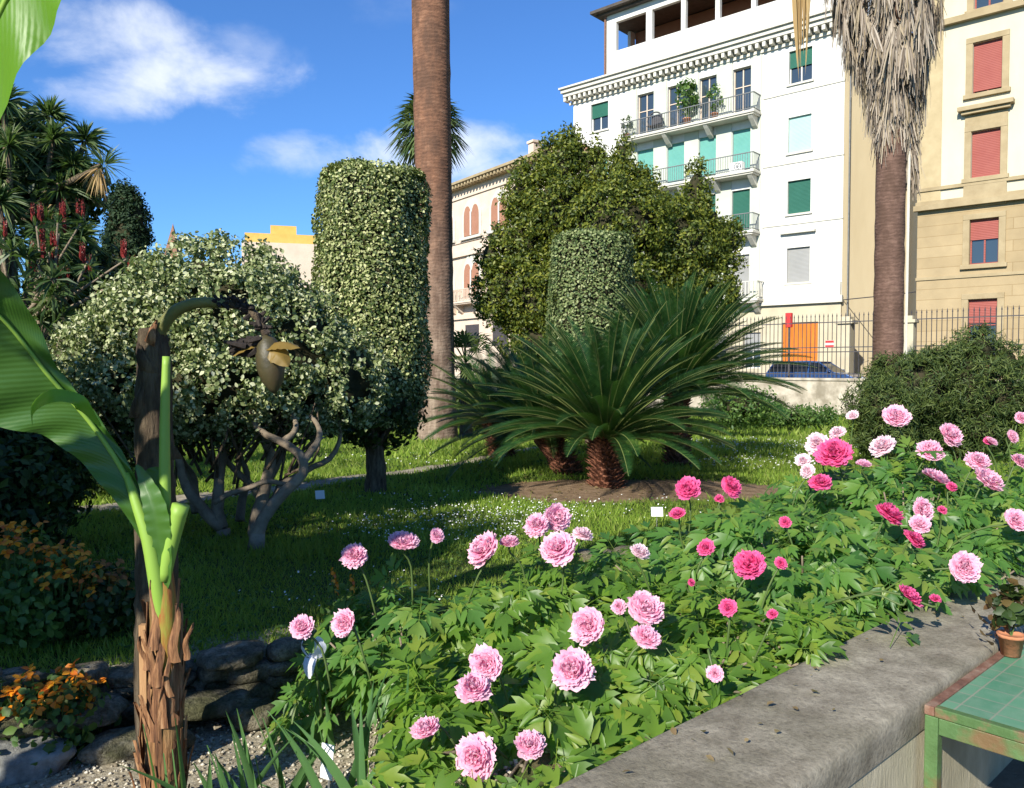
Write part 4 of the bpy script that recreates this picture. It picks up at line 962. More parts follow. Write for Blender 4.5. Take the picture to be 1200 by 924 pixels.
# one dry frond hanging free to the left
V, F = [], []
hx0, hz0 = (926-1040)*k, P(0, -90, PY2)[2]-gz2
for j in range(60):
    a = random.uniform(-.13, .15); z0 = hz0+random.uniform(-.2, .3); L = random.uniform(1.4, 3.0); y_ = random.uniform(-.12, .12)
    x_ = hx0+a+random.uniform(0, .05); w = random.uniform(.012, .028); kk = len(V)
    V += [(x_-w, y_, z0), (x_+w, y_, z0), (x_*.99+.10-w+a*.2, y_, z0-L*.6), (x_*.99+.10+w+a*.2, y_, z0-L*.6), (hx0+.16+a*.6, y_*.5, z0-L)]; F += [(kk, kk+2, kk+1), (kk+1, kk+2, kk+3), (kk+2, kk+4, kk+3)]
mb = MB(); mk('dry_frond', np.array(V), np.array(F), M['drysword'], pr)
MB().tube(curve([(0, 0, z_top+1.5-gz2), (hx0*.5, 0, z_top+2.0-gz2), (hx0*.95, 0, hz0+1.0), (hx0, 0, hz0)], 12), .03, 5).build('frond_stalk', M['drysword'], pr)
MB().tube([(.29, -.12, 0), (.29, -.14, 4.0), (.30, -.12, 7)], .028, 6).build('pipe', M['trim'], pr)
# distant palm behind trunk 1
p = P(503, 152, 34); V, F = fan_crown((0, 0, p[2]-gz(p[0], 34)), 46, .8, 1.35, -.9, 1.3, n=14, droop=.35, w=.05)
pr = root('distant_palm', (p[0], 34, gz(p[0], 34)), 0, 'far fan palm whose crown shows on both sides of the massive trunk', 'palm tree')
mk('crown', V, F, M['fan'], pr); V, F = tube([(0, 0, -.2), (0, 0, p[2]-gz(p[0], 34))], [.22, .16], 12); mk('trunk', V, F, M['palm2'], pr, True)

# ------------------------------------------------------------------ topiary cylinders
def topiary(name, cx, cy, r, z0, z1, n, size, leaf, label, group=None, bulge=0.0, trunk=None):
    g = gz(cx, cy); pr = root(name, (cx, cy, g), 0, label, 'topiary', group)
    z0 -= g; z1 -= g; n1 = int(n*.82); a = RNG.uniform(0, 2*pi, n1); z = RNG.uniform(z0, z1, n1)
    sh = np.clip((z1-z)/.22, 0, 1)**.5; shb = np.clip((z-z0)/.5, 0, 1)**.5
    wob = .035*np.sin(a*3+z*2.1)+.03*np.sin(a*7-z*3.3)+.02*np.sin(z*9+a*4)
    rr = (r+wob*.7+bulge*np.sin((z-z0)/(z1-z0)*pi))*(0.80+.20*sh)*(.55+.45*shb)-np.abs(RNG.normal(0, .03, n1))
    pos = np.stack([rr*np.cos(a), rr*np.sin(a), z], 1); nr = np.stack([np.cos(a), np.sin(a), np.full(n1, .45)], 1)+RNG.normal(size=(n1, 3))*.55
    n2 = n-n1; a2 = RNG.uniform(0, 2*pi, n2); r2 = np.sqrt(RNG.random(n2))*r*.93; zt = z1-.02+.06*np.sin(a2*3+r2*4)-(r2/r)**4*.14+RNG.normal(0, .02, n2)
    pos = np.concatenate([pos, np.stack([r2*np.cos(a2), r2*np.sin(a2), zt], 1)]); nr = np.concatenate([nr, np.array([[0, 0, 1.]])+RNG.normal(size=(n2, 3))*.5])
    X, Y, Z = frames(nr); parts = [scatter(LEAFW[0], LEAFW[1], pos, X, Y, Z, size*RNG.uniform(.6, 1.35, len(pos)))]
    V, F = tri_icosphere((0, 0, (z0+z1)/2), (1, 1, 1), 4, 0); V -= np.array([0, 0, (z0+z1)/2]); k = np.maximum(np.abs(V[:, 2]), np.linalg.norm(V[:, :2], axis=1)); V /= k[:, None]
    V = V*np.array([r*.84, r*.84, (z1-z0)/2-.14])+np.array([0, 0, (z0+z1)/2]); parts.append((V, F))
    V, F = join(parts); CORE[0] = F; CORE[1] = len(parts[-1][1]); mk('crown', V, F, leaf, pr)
    t = trunk or [(0, 0, -.1), (.02, .01, .3), (-.03, 0, .7), (.0, 0, z0+.3)]
    V, F = tube(curve(t, 14), np.linspace(.12, .075, 14), 10, True, .12); mk('trunk', V, F, M['bark'], pr, True); return pr
g = G(445, 578); tx, ty = (438-600)/942*g[1], g[1]
tp = topiary('ivy_cylinder', tx, ty, 65*ty/942, P(0, 497, ty)[2], P(0, 204, ty)[2]+.02, 48000, .034, M['colvar'], 'tall clipped cylinder of yellow variegated foliage in front of the massive palm trunk')
# branches fanning under the crown
mb = MB(); z0 = P(0, 497, ty)[2]-gz(tx, ty)
for i in range(16):
    a = i*2.4; r_ = random.uniform(.25, .55); mb.tube(curve([(0, 0, z0-.35+random.uniform(-.1, .2)), (cos(a)*r_*.5, sin(a)*r_*.5, z0+.05), (cos(a)*r_, sin(a)*r_, z0+.45)], 6), [.035, .03, .025, .02, .015, .01], 6)
mb.build('branch', M['bark'], tp, True)
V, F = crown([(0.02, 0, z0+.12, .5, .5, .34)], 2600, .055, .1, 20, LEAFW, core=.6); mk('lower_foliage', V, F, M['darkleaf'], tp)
t2y = 15.0; t2x = (692-600)/942*t2y
topiary('pale_cylinder', t2x, t2y, 47.5*t2y/942, P(0, 470, t2y)[2], P(0, 276, t2y)[2], 20000, .052, leafm('pale variegated leaves', [(.05,.085,.025), (.10,.14,.045), (.18,.22,.08), (.28,.31,.14)], (.2,.3,.1), .15, .5, .3), 'pale green clipped cylinder rising behind the cycads', bulge=.02)

# ------------------------------------------------------------------ mounded variegated shrub on twisted stems
mx_, my_ = (255-600)/942*6.6, 6.6; gm_ = gz(mx_, my_)
pr = root('mounded_shrub', (mx_, my_, gm_), 0, 'broad dome of pale variegated leaves on many twisted bare stems', 'shrub')
def zz_(py, Y): return P(0, py, Y)[2]-gm_
zt0, zb0 = zz_(272, my_), zz_(500, my_)
def kx(px): return (px-255)/942*my_
blobs = []
mb_ = [(kx(255), 0, zb0+.70, .85, .85, zt0-zb0-.74), (kx(225), -.1, zb0+.82, .66, .72, .50), (kx(290), -.1, zb0+.80, .6, .72, .5), (kx(185), .05, zb0+.62, .62, .7, .62), (kx(330), 0, zb0+.55, .60, .7, .66), (kx(118), .2, zb0+.42, .46, .6, .52), (kx(400), .1, zb0+.38, .34, .5, .42), (kx(250), -.1, zb0+.38, 1.05, .85, .42), (kx(160), .25, zb0+.1, .5, .6, .3)]
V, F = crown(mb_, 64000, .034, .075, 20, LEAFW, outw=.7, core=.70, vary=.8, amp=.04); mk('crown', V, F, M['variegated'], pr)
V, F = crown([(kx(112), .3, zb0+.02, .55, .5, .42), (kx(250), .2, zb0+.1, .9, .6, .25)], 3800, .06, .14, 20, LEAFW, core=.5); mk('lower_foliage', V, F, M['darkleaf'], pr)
def lp(px, py, dy=0): p = P(px, py, my_+dy); return np.array([p[0]-mx_, dy, p[2]-gm_])
stems = [([(298,655,-.7),(302,625,-.7),(325,585,-.65),(352,560,-.6),(354,535,-.6),(330,520,-.55),(300,500,-.5),(292,470,-.4)], .055, .02),
         ([(354,540,-.6),(370,515,-.5),(362,490,-.4)], .035, .015), ([(330,522,-.55),(345,500,-.5),(338,465,-.3)], .03, .012),
         ([(300,640,-.3),(308,590,-.2),(318,540,-.1),(300,490,0),(290,450,.1)], .06, .03), ([(262,620,-.2),(255,570,-.1),(262,520,.1),(240,470,.2)], .055, .025),
         ([(262,620,-.2),(225,580,-.3),(205,540,-.3),(190,480,-.2)], .05, .02), ([(310,600,-.2),(345,560,0),(395,530,.2),(400,490,.3)], .035, .015),
         ([(308,585,0),(270,545,.1),(240,500,0)], .035, .012), ([(230,600,.3),(215,540,.4),(170,480,.4)], .05, .02), ([(315,560,.1),(330,520,.2),(335,470,.3)], .03, .012),
         ([(280,610,.1),(290,560,.2),(270,500,.3)], .04, .015), ([(250,590,-.4),(300,570,-.35),(345,572,-.3)], .022, .02)]
mb = MB()
for pts, r0, r1 in stems:
    c = curve([lp(*q) for q in pts], 16); c = [q+np.array([mnoise.noise(Vector(q)*4)*.05, 0, mnoise.noise(Vector(q)*5+Vector((3,3,3)))*.05]) for q in c]
    mb.tube(c, np.linspace(r0, r1, 16), 9, 0, True, .1)
mb.tube([lp(298, 640, -.7)+np.array([0, 0, -.2]), lp(302, 625, -.7)], [.075, .055], 8)
mb.tube([lp(300, 640, -.3)-np.array([0, 0, .15]), lp(300, 640, -.3)], [.08, .06], 8); mb.tube([lp(262, 620, -.2)-np.array([0, 0, .3]), lp(262, 620, -.2)], [.08, .055], 8)
mb.build('stem', M['palebark'], pr, True)
tw = MB(); random.seed(3)
for i in range(90):
    x, y = random.uniform(-.95, .95), random.uniform(-.5, .7); z = zb0+random.uniform(.15, .5); p0 = np.array([x*.6+random.gauss(0, .1), y*.6, z-random.uniform(.45, .75)]); p2 = np.array([x, y, z]); m = (p0+p2)/2+np.array([random.gauss(0, .09), random.gauss(0, .06), random.gauss(0, .06)])
    tw.tube(curve([p0, m, p2], 6), np.linspace(.014, .006, 6), 5)
tw.build('twigs', M['bark'], pr, True)
tag(bpy.data.objects['twigs'], kind='stuff')
del bpy.data.objects['twigs']['kind']

# ------------------------------------------------------------------ big evergreen behind
ey = 17.6; kk = ey/942; ex = (700-600)*kk; ge = gz(ex, ey)
pr = root('evergreen_tree', (ex, ey, ge), 0, 'big dense evergreen with upright plumes rising in front of the white building', 'tree')
def eb(px, py, rx, rz, dy=0, ry=None): p = P(px, py, ey); return (p[0]-ex, dy, p[2]-ge, rx*kk, (ry or rx)*kk*.9, rz*kk)
eb_ = [eb(650, 250, 48, 50), eb(720, 270, 70, 55, -.2), (eb(790, 290, 55, 50)), eb(612, 295, 38, 45, .2), eb(835, 300, 30, 38, .2), eb(590, 345, 32, 38), eb(700, 340, 100, 55, -.1, 70), eb(815, 345, 48, 40), eb(630, 350, 45, 55, 0), eb(610, 232, 20, 28), eb(655, 205, 24, 42), eb(668, 185, 11, 28), eb(729, 215, 13, 40), eb(700, 215, 20, 35), eb(812, 245, 18, 32), eb(780, 255, 26, 26), eb(757, 228, 12, 28), eb(575, 300, 14, 20), eb(855, 282, 12, 26), eb(670, 176, 10, 30), eb(668, 190, 9, 26), eb(729, 192, 11, 32), eb(728, 205, 10, 28), eb(700, 188, 9, 24), eb(816, 222, 12, 30), eb(640, 192, 10, 26), eb(612, 212, 9, 22), eb(836, 262, 10, 22), eb(588, 285, 8, 22), eb(748, 212, 7, 18), eb(686, 200, 8, 26), eb(640, 400, 50, 30), eb(760, 390, 70, 30)]
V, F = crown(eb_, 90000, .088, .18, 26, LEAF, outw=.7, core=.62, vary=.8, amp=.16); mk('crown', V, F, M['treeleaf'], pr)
V, F = tube(curve([(0, 0, -.1), (.1, 0, 1.2), (0, .1, 3)], 8), np.linspace(.3, .2, 8), 12, True, .1); mk('trunk', V, F, M['bark'], pr, True)
for a, b in (((600-600)*kk-ex, 2.2), ((640-600)*kk-ex, 2.6), ((800-600)*kk-ex, 2.6)):
    V, F = tube(curve([(0, 0, .5), (a*.6, 0, 1.1), (a, 0, b)], 8), np.linspace(.16, .07, 8), 8); mk('limb', V, F, M['bark'], pr, True)

# ------------------------------------------------------------------ cycads
def cycad(cx, cy, h, lean, n, L, seed, label, el0=.0, el1=1.35, az=None, tr=.19, nfr=52):
    random.seed(seed); g = gz(cx, cy); pr = root('cycad', (cx, cy, g), 0, label, 'cycad', 'cycads on the bare earth patch')
    top = np.array([lean[0], lean[1], h]); pts = curve([(0, 0, -.08), (lean[0]*.45, lean[1]*.45, h*.5), top], 10)
    V, F = tube(pts, [tr*.8]*10, 14); parts = [(V, F)]; mb = MB(); mb.add(V, F)
    for i in range(330):
        t = (i+.5)/330; a = i*2.39996; q = pts[0]*(1-t)+pts[-1]*t if False else pts[min(9, int(t*9.99))]; d = Vector((cos(a), sin(a), .55)).normalized(); s = Vector((-sin(a), cos(a), 0)); u = d.cross(s)
        c = Vector(q)+Vector((0, 0, (t*9.99-int(t*9.99))*h/9.9))+Vector((cos(a), sin(a), 0))*tr*.72; ln = random.uniform(.05, .135); w = .024
        mb.add([c-s*w-u*.015, c+s*w-u*.015, c+s*w+u*.02, c-s*w+u*.02, c+d*ln-s*w*.5, c+d*ln+s*w*.5], [(0,1,5,4),(3,4,5,2),(0,4,3),(1,2,5)])
    mb.build('trunk', M['coneball'], pr)
    Vs, Fs, R = [], [], MB(); base = 0
    for i in range(nfr):
        t = (i+.5)/nfr; el = el1+(el0-el1)*t**1.15+random.uniform(-.06, .06); a = i*2.39996+random.uniform(-.1, .1) if az is None else az[0]+(az[1]-az[0])*random.random()
        l = L*random.uniform(.85, 1.08); d = np.array([cos(a), sin(a), 0]); up = np.array([0, 0, 1.]); m = 16; e = el; p = top.copy()+d*.04; cur = [p.copy()]; dirs = []
        for j in range(m): 
            dr = d*cos(e)+up*sin(e); p = p+dr*l/m; cur.append(p.copy()); dirs.append(dr); e -= (.40+.32*t)/m*(1+j/m)*.9
        dirs.append(dirs[-1]); side = np.array([-sin(a), cos(a), 0]); tw = random.uniform(-.25, .25)
        R.tube(cur, np.linspace(.011, .003, len(cur)), 4, 0, False)
        nl = 72; ts = np.linspace(.10, .995, nl); C = np.array(cur); D = np.array(dirs); f = ts*m; i0 = np.minimum(f.astype(int), m-1); fr = (f-i0)[:, None]
        pc = C[i0]*(1-fr)+C[i0+1]*fr; dc = D[i0]; uc = np.cross(side[None], dc)*1.0; uc[uc[:, 2] < 0] *= -1
        ll = (.17*L/1.6*np.sin(np.clip(ts*1.02, 0, 1)**.8*pi)**.55+.02)[:, None]
        for sg_ in (-1, 1):
            out = unit(side[None]*sg_*.80+dc*.62+uc*(.42+.1*sg_*tw)); tip = pc+out*ll*RNG.uniform(.9, 1.05, (nl, 1)); tip[:, 2] -= ll[:, 0]*.10; ww = dc*.0062*L/1.6
            mid = (pc+tip)/2+uc*ll*.05
            V = np.stack([pc-ww, pc+ww, mid+ww, mid-ww, tip], 1).reshape(-1, 3); b = (np.arange(nl)*5)[:, None]
            F = np.concatenate([b+np.array([[0, 1, 2]]), b+np.array([[0, 2, 3]]), b+np.array([[3, 2, 4]])]); Vs.append(V); Fs.append(F+base); base += len(V)
    fo_ = mk('fronds', np.concatenate(Vs), np.concatenate(Fs), M['cycad'], pr); R.build('frond_ribs', M['rachis'], fo_, True)
    return pr
g = G(710, 570); cycad(g[0], g[1], .50, (0, 0), 0, 1.62, 11, 'foremost cycad with a shaggy brown trunk standing upright in the middle', .22, 1.38, nfr=130)
g2 = G(668, 556); cycad(g2[0], g2[1]+.1, .50, (-.34, .05), 0, 1.45, 12, 'cycad leaning left on a curved shaggy trunk', .0, 1.3, nfr=70)
g3 = G(600, 540); cycad(g3[0]-.15, g3[1]+.4, .5, (-.1, 0), 0, 1.35, 15, 'low paler cycad at the left rear of the clump, nearest the massive palm trunk', .1, 1.35, nfr=60)
g4 = G(800, 545); cycad(g4[0]-.05, g4[1]+.1, .95, (.0, .1), 0, 1.8, 13, 'tallest cycad at the right rear of the clump', .22, 1.45, nfr=150)

# ------------------------------------------------------------------ shrubs right, backdrop planting
def shrub(px, py, Y, rx, rz, n, size, leaf, label, cat='shrub', group=None, extra=(), name='shrub', clump=.2, tmpl=LEAF, ry=None, stem=True, core=.6):
    p = P(px, py, Y); g = gz(p[0], Y); r = root(name, (p[0], Y, g), 0, label, cat, group)
    b = [(0, 0, p[2]-g, rx, ry or rx*.85, rz)]+[((q[0]-px)/942*Y, q[4] if len(q) > 4 else 0, P(0, q[1], Y)[2]-g, q[2], q[2]*.85, q[3]) for q in extra]
    V, F = crown(b, n, size, clump, 26, tmpl, core=core, outw=.8, vary=.7); mk('foliage', V, F, leaf, r)
    if stem:
        mb = MB()
        for k in range(5):
            a = k*1.3; mb.tube([(cos(a)*.05, sin(a)*.05, -.05), (cos(a)*rx*.3, sin(a)*rx*.3, max(.1, (p[2]-g)*.7))], [.04, .02], 6)
        mb.build('stem', M['bark'], r)
    return r
YEW = ([(-.10,0,0),(.10,0,0),(.03,1,.06),(-.03,1,.06)], [(0,1,2),(0,2,3)])
shrub(1130, 456, 11.5, .74, .66, 32000, .075, M['yew'], 'big rounded dark yew bush in front of the iron railing at the right', extra=[(1060, 462, .62, .55, -.2), (1130, 505, .72, .32), (1065, 512, .55, .28), (1045, 442, .33, .30), (1180, 470, .5, .5), (1145, 412, .33, .30), (1105, 422, .26, .26), (1175, 425, .3, .28), (1078, 435, .24, .24)], name='yew_bush', clump=.11, tmpl=YEW)
shrub(1032, 475, 10.5, .42, .34, 9000, .065, M['yew'], 'smaller low yew bush at the left foot of the big rounded one', extra=[(1035, 510, .40, .26)], name='yew_bush', clump=.09, tmpl=YEW)
shrub(935, 488, 21, 1.0, .22, 3000, .09, M['bush'], 'low flowering weeds along the foot of the pale street wall', name='low_bush', stem=False)
shrub(868, 478, 17, .75, .32, 3500, .08, M['bush'], 'soft light green bush between the cycad fronds and the pale wall', name='low_bush', stem=False)
shrub(548, 430, 17.5, .4, .5, 100, .07, M['bush'], 'small leafy clump hidden by the fan palm', name='low_bush') if False else None
p = P(546, 420, 17); r = root('dwarf_fan_palm', (p[0], 17, gz(p[0], 17)), 0, 'dwarf fan palm growing just right of the massive palm trunk', 'palm')
V, F = fan_crown((0, 0, p[2]-gz(p[0], 17)-.1), 24, .45, .5, -.4, 1.3, n=14); mk('crown', V, F, M['fan'], r); V, F = tube([(0, 0, -.1), (0, 0, p[2]-gz(p[0], 17)-.1)], [.14, .12], 10); mk('trunk', V, F, M['bark'], r)
labs = ['green hedge shrub behind the gap left of the palm trunk', 'rounded green shrub seen between the twisted stems', 'leafy shrub behind the left flank of the mounded shrub', 'shrub bordering the far path at the left', 'dull green shrub at the far left edge', 'low shrub under the big evergreen', 'dark low shrub right of the palm foot']
for (px, py, Y, rx, rz, l) in [(465, 470, 21, 1.6, 1.0, 0), (375, 485, 19, 1.5, .9, 1), (290, 480, 20, 1.9, 1.2, 2), (190, 480, 18, 1.6, 1.2, 3), (70, 430, 22, 2.2, 2.4, 4), (620, 470, 22, 2.2, .9, 5), (570, 470, 19, 1.0, .55, 6)]:
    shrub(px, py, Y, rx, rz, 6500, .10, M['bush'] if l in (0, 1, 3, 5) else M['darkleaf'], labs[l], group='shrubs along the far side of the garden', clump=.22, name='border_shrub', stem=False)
shrub(85, 355, 24, 1.0, 1.0, 3000, .10, leafm('greyish leaves', [(.12,.12,.08), (.2,.2,.13)], (.2,.2,.1), .15), 'greyish thin shrub below the red flower spikes', name='grey_shrub', clump=.25, core=.5)
# dark bushes at left
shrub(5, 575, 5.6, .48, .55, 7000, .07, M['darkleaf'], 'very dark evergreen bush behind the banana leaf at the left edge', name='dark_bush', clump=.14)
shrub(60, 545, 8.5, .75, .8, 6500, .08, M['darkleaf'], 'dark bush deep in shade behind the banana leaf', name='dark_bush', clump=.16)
shrub(150, 590, 9.5, .5, .5, 3000, .08, M['bush'], 'shaded low bush between the two banana stems', name='low_bush', clump=.16) if False else None

# ------------------------------------------------------------------ left: cabbage tree, red-spiked tree, cypress
def tuft(c, n, L, w, dirv=(0, 0, 1), droop=.5, spread=1.0):
    d0 = unit(np.array(dirv, float)); dd = unit(RNG.normal(size=(n, 3))*spread+d0*.75); l = L*RNG.uniform(.7, 1.1, (n, 1)); c = np.array(c)
    s = unit(np.cross(dd, RNG.normal(size=(n, 3))))*w; b = c+dd*.04; m = c+dd*l*.55; m[:, 2] -= (l*.05*droop)[:, 0]; e = c+dd*l; e[:, 2] -= (l*.38*droop)[:, 0]
    V = np.stack([b-s*.6, b+s*.6, m+s, m-s, e], 1).reshape(-1, 3); k = (np.arange(n)*5)[:, None]
    return V, np.concatenate([k+np.array([[0, 1, 2]]), k+np.array([[0, 2, 3]]), k+np.array([[3, 2, 4]])])
cy_ = 12.0; kc = cy_/942; cx_ = (20-600)*kc; gc = gz(cx_, cy_)
pr = root('cabbage_tree', (cx_, cy_, gc), 0, 'dark branching tree with spiky tufts of sword leaves, one pale dry tuft sticking out right', 'tree')
def cl(px, py, dy=0): p = P(px, py, cy_); return np.array([p[0]-cx_, dy, p[2]-gc])
parts = []
tufts = [(15,125,-.2),(45,130,.3),(62,165,0),(76,190,.2),(30,180,-.4),(10,215,-.3),(66,222,.1),(78,218,.4),(40,235,.4),(-10,150,0),(-30,200,.2),(55,265,0),(80,275,.3),(20,285,-.3),(78,155,.5),(25,245,-.5),(75,290,-.3),(0,310,-.1),(60,310,.2),(-40,120,.3),(-60,250,.1)]
for (px, py, dy) in tufts: parts.append(tuft(cl(px, py, dy), 150, .47, .016, (.1, -.1, .35), .7))
parts.append(tuft(cl(130, 197, -.2), 60, .42, .010, (.5, -.1, .6), .5))
V, F = join(parts); mk('leaf_tufts', V, F, M['cordy'], pr)
V, F = crown([(*cl(40, 215, .5), .62, .5, .75), (*cl(-20, 170, .5), .6, .5, .8), (*cl(60, 310, .6), .55, .5, .5)], 7000, .16, .2, 20, LEAF, core=.6); mk('inner_foliage', V, F, M['darkleaf'], pr)
V, F = join([tuft(cl(125, 200, -.2), 60, .40, .010, (-.25, -.1, -1.2), .6, .35), tuft(cl(60, 240, .1), 60, .5, .012, (0, 0, -1), .6, .5)]); mk('dry_leaves', V, F, M['drysword'], pr)
mb = MB()
for (px, py, dy) in tufts[:16]: e = cl(px, py, dy); mb.tube(curve([(0, .1, 1.4), (e[0]*.5, e[1]*.5, e[2]*.62), e], 8), np.linspace(.09, .035, 8), 7)
mb.tube(curve([cl(30, 260), cl(60, 225), cl(85, 212), cl(126, 198, -.2)], 12), np.linspace(.07, .035, 12), 7); mb.tube([(0, .1, -.1), (0, .1, 1.5)], [.22, .15], 10)
mb.build('trunk', M['bark'], pr, True)
ay = 9.0; ka = ay/942; ax_ = (45-600)*ka; ga = gz(ax_, ay)
pr = root('red_spiked_shrub', (ax_, ay, ga), 0, 'twisting bare branched shrub carrying dull red flower spikes in front of the dark tree', 'shrub')
def al(px, py, dy=0): p = P(px, py, ay); return np.array([p[0]-ax_, dy, p[2]-ga])
ends = [(5,245),(42,242),(55,252),(75,240),(92,235),(58,290),(72,292),(95,300),(110,290),(40,265),(20,265),(150,285),(145,300),(65,275),(30,300),(85,320)]
mb = MB(); fl = []; lf = []
for i, (px, py) in enumerate(ends):
    dy = ((i*7) % 5-2)*.12; e = al(px, py+18, dy); b = al(40+((i*13) % 40)-20, 372, dy*.3); m_p = (b+e)/2+np.array([random.uniform(-.15, .15), 0, random.uniform(-.15, 0)])
    mb.tube(curve([b, m_p, e], 8), np.linspace(.028, .010, 8), 6); c = e+np.array([0, 0, .05])
    for s in range(3 if i % 2 else 2):
        o = np.array([random.uniform(-.08, .08), random.uniform(-.06, .06), 0]); n = 70; t = RNG.random(n); a = RNG.uniform(0, 6.28, n)
        pos = c+o+np.stack([.02*np.cos(a), .02*np.sin(a), t*.17], 1); nr = np.stack([np.cos(a), np.sin(a), -.2+0*a], 1); X, Y, Z = frames(nr, (0, 0, -1)); fl.append(scatter(LEAF[0], LEAF[1], pos, X, Y, Z, .05*(1.15-t)))
    lf.append(tuft(e-np.array([0, 0, .08]), 24, .22, .012, (0, 0, .2), .6))
for q in ((45, 372), (30, 400), (70, 390)): mb.tube(curve([(random.uniform(-.1, .1), 0, -.05), al(q[0], 450), al(*q)], 8), np.linspace(.07, .03, 8), 8)
mb.build('branch', M['palebark'], pr, True); V, F = join(fl); mk('flower_spikes', V, F, M['redflower'], pr); V, F = join(lf+[tuft(al(random.uniform(0, 100), random.uniform(300, 380), random.uniform(-.4, .4)), 40, .3, .016, (0, 0, .1), .8) for _ in range(16)]); mk('leaf_tufts', V, F, M['cordy'], pr)
cyy = 38.0; kc = cyy/942; p = P(150, 330, cyy); gcy = gz(p[0], cyy)
pr = root('cypress', (p[0], cyy, gcy), 0, 'dark narrow cypress standing against the blue sky', 'tree')
zt_, zb_ = P(0, 222, cyy)[2]-gcy, 1.0
b = [(0, 0, zt_*.45, 1.1, 1.1, zt_*.42), (.0, 0, zt_*.66, 1.0, 1.0, zt_*.30), (-.4, 0, zt_*.85, .5, .6, zt_*.15), (.35, 0, zt_*.83, .52, .6, zt_*.17), (0, 0, zt_*.91, .42, .5, zt_*.11)]
V, F = crown(b, 26000, .17, .28, 24, NEEDLE if False else LEAF, outw=.3, core=.78); mk('crown', V, F, M['cypress'], pr); V, F = tube([(0, 0, -.2), (0, 0, 3)], [.2, .15], 8); mk('trunk', V, F, M['bark'], pr)
# trees at the left, outside the picture, whose shade lies on the lawn
def big_tree(x, y, zc, r, label, n=9000, rz=None):
    g = gz(x, y); pr = root('shade_tree', (x, y, g), 0, label, 'tree')
    V, F = crown([(0, 0, zc-g, r, r, rz or r*.8), (r*.5, r*.3, zc-g+.3, r*.6, r*.6, r*.5), (-r*.5, 0, zc-g-.2, r*.6, r*.6, r*.5)], n, .13, .3, 26, LEAF, core=.7); mk('crown', V, F, M['darkleaf'], pr)
    V, F = tube(curve([(0, 0, -.1), (.1, 0, (zc-g)*.5), (0, 0, zc-g)], 8), np.linspace(.2, .1, 8), 10, True, .1); mk('trunk', V, F, M['bark'], pr, True)
big_tree(-4.9, 3.6, 1.95, 1.25, 'dense round evergreen tree beyond the left side of the banana plants')
big_tree(-4.3, 1.0, 2.95, 1.45, 'smaller evergreen tree nearest the terrace beside the banana plants', 6000)
big_tree(-7.4, 6.6, 2.2, 1.4, 'broad evergreen tree shading the far left lawn')

# ------------------------------------------------------------------ banana plants
def sheet_leaf(ctr_pts, wl_, wr, normal_hint, n=40, m=7, ripple=.012, fold=.12, tears=()):
    """leaf blade along a midrib; wl_/wr: half widths (functions of 0..1)"""
    c = curve(ctr_pts, n); V, F, T = [], [], []; nh = np.array(normal_hint, float)
    for i, p in enumerate(c):
        t = i/(n-1); d = unit(c[min(i+1, n-1)]-c[max(i-1, 0)]); s = unit(np.cross(d, nh)); u = np.cross(s, d)
        for j in range(-m, m+1):
            f = j/m; w = (wl_(t) if j < 0 else wr(t)); rp = ripple*sin(t*55+j*.4)*abs(f)*2
            V.append(p+s*w*f+u*(abs(f)*fold*w+rp)); T.append(t-abs(f)*.12)
    k = 2*m+1
    for i in range(n-1):
        for j in range(k-1):
            a = i*k+j; f = abs(j-m+.5)/m; t = i/(n-1)
            if any(abs(t-tt) < .008 and f > ff for tt, ff in tears): continue
            F.append((a, a+1, a+k+1, a+k))
    return V, F, T
by = 2.75; bp = P(190, 850, by); bx_ = bp[0]; bgz = gz(bx_, by)
pr = root('banana_plant', (bx_, by, bgz), 0, 'young banana plant with green shoots and one broad arching leaf at the left', 'banana plant')
def bl_(px, py, dy=0): p = P(px, py, by+dy); return np.array([p[0]-bx_, dy, p[2]-bgz])
kb = by/942
sp = curve([(0, 0, -.05), bl_(192, 924), bl_(193, 850), bl_(193, 780), bl_(190, 720), bl_(187, 665), bl_(184, 625)], 30)
V, F = tube(sp, np.interp(np.linspace(0, 1, 30), [0, .3, .5, .62, .8, 1], [.070, .060, .050, .042, .034, .024]), 20, True, .05); mk('pseudostem', V, F, M['banstem'], pr, True)
# peeling dry sheaths
Vs, Fs = [], []; b0 = 0; random.seed(5)
for i in range(64):
    t = random.random()*.56; c = Vector(sp[int(t*29)]); a = random.uniform(0, 6.28); r_ = float(np.interp(t, [0, .3, .5, .62], [.068, .058, .048, .040]))
    L = random.uniform(.10, .34); w = random.uniform(.010, .034); out = random.choice([0.0, .004, .008, .012, .03])
    d = Vector((cos(a), sin(a), 0)); s = Vector((-sin(a), cos(a), 0)); V = []
    for j in range(7):
        f = j/6; q = c+d*(r_+.002+out*f*f)+s*(random.gauss(0, .004)+.012*sin(f*4+i))+Vector((0, 0, L*f)); ww = w*(1-.7*f)*random.uniform(.7, 1.15)
        V += [q-s*ww, q+d*.006, q+s*ww]
    for j in range(6):
        for e in range(2): Fs.append((b0+j*3+e, b0+j*3+e+1, b0+j*3+e+4, b0+j*3+e+3))
    Vs += V; b0 += 21
mk('dry_sheath', Vs, Fs, M['dryband'], pr, True)
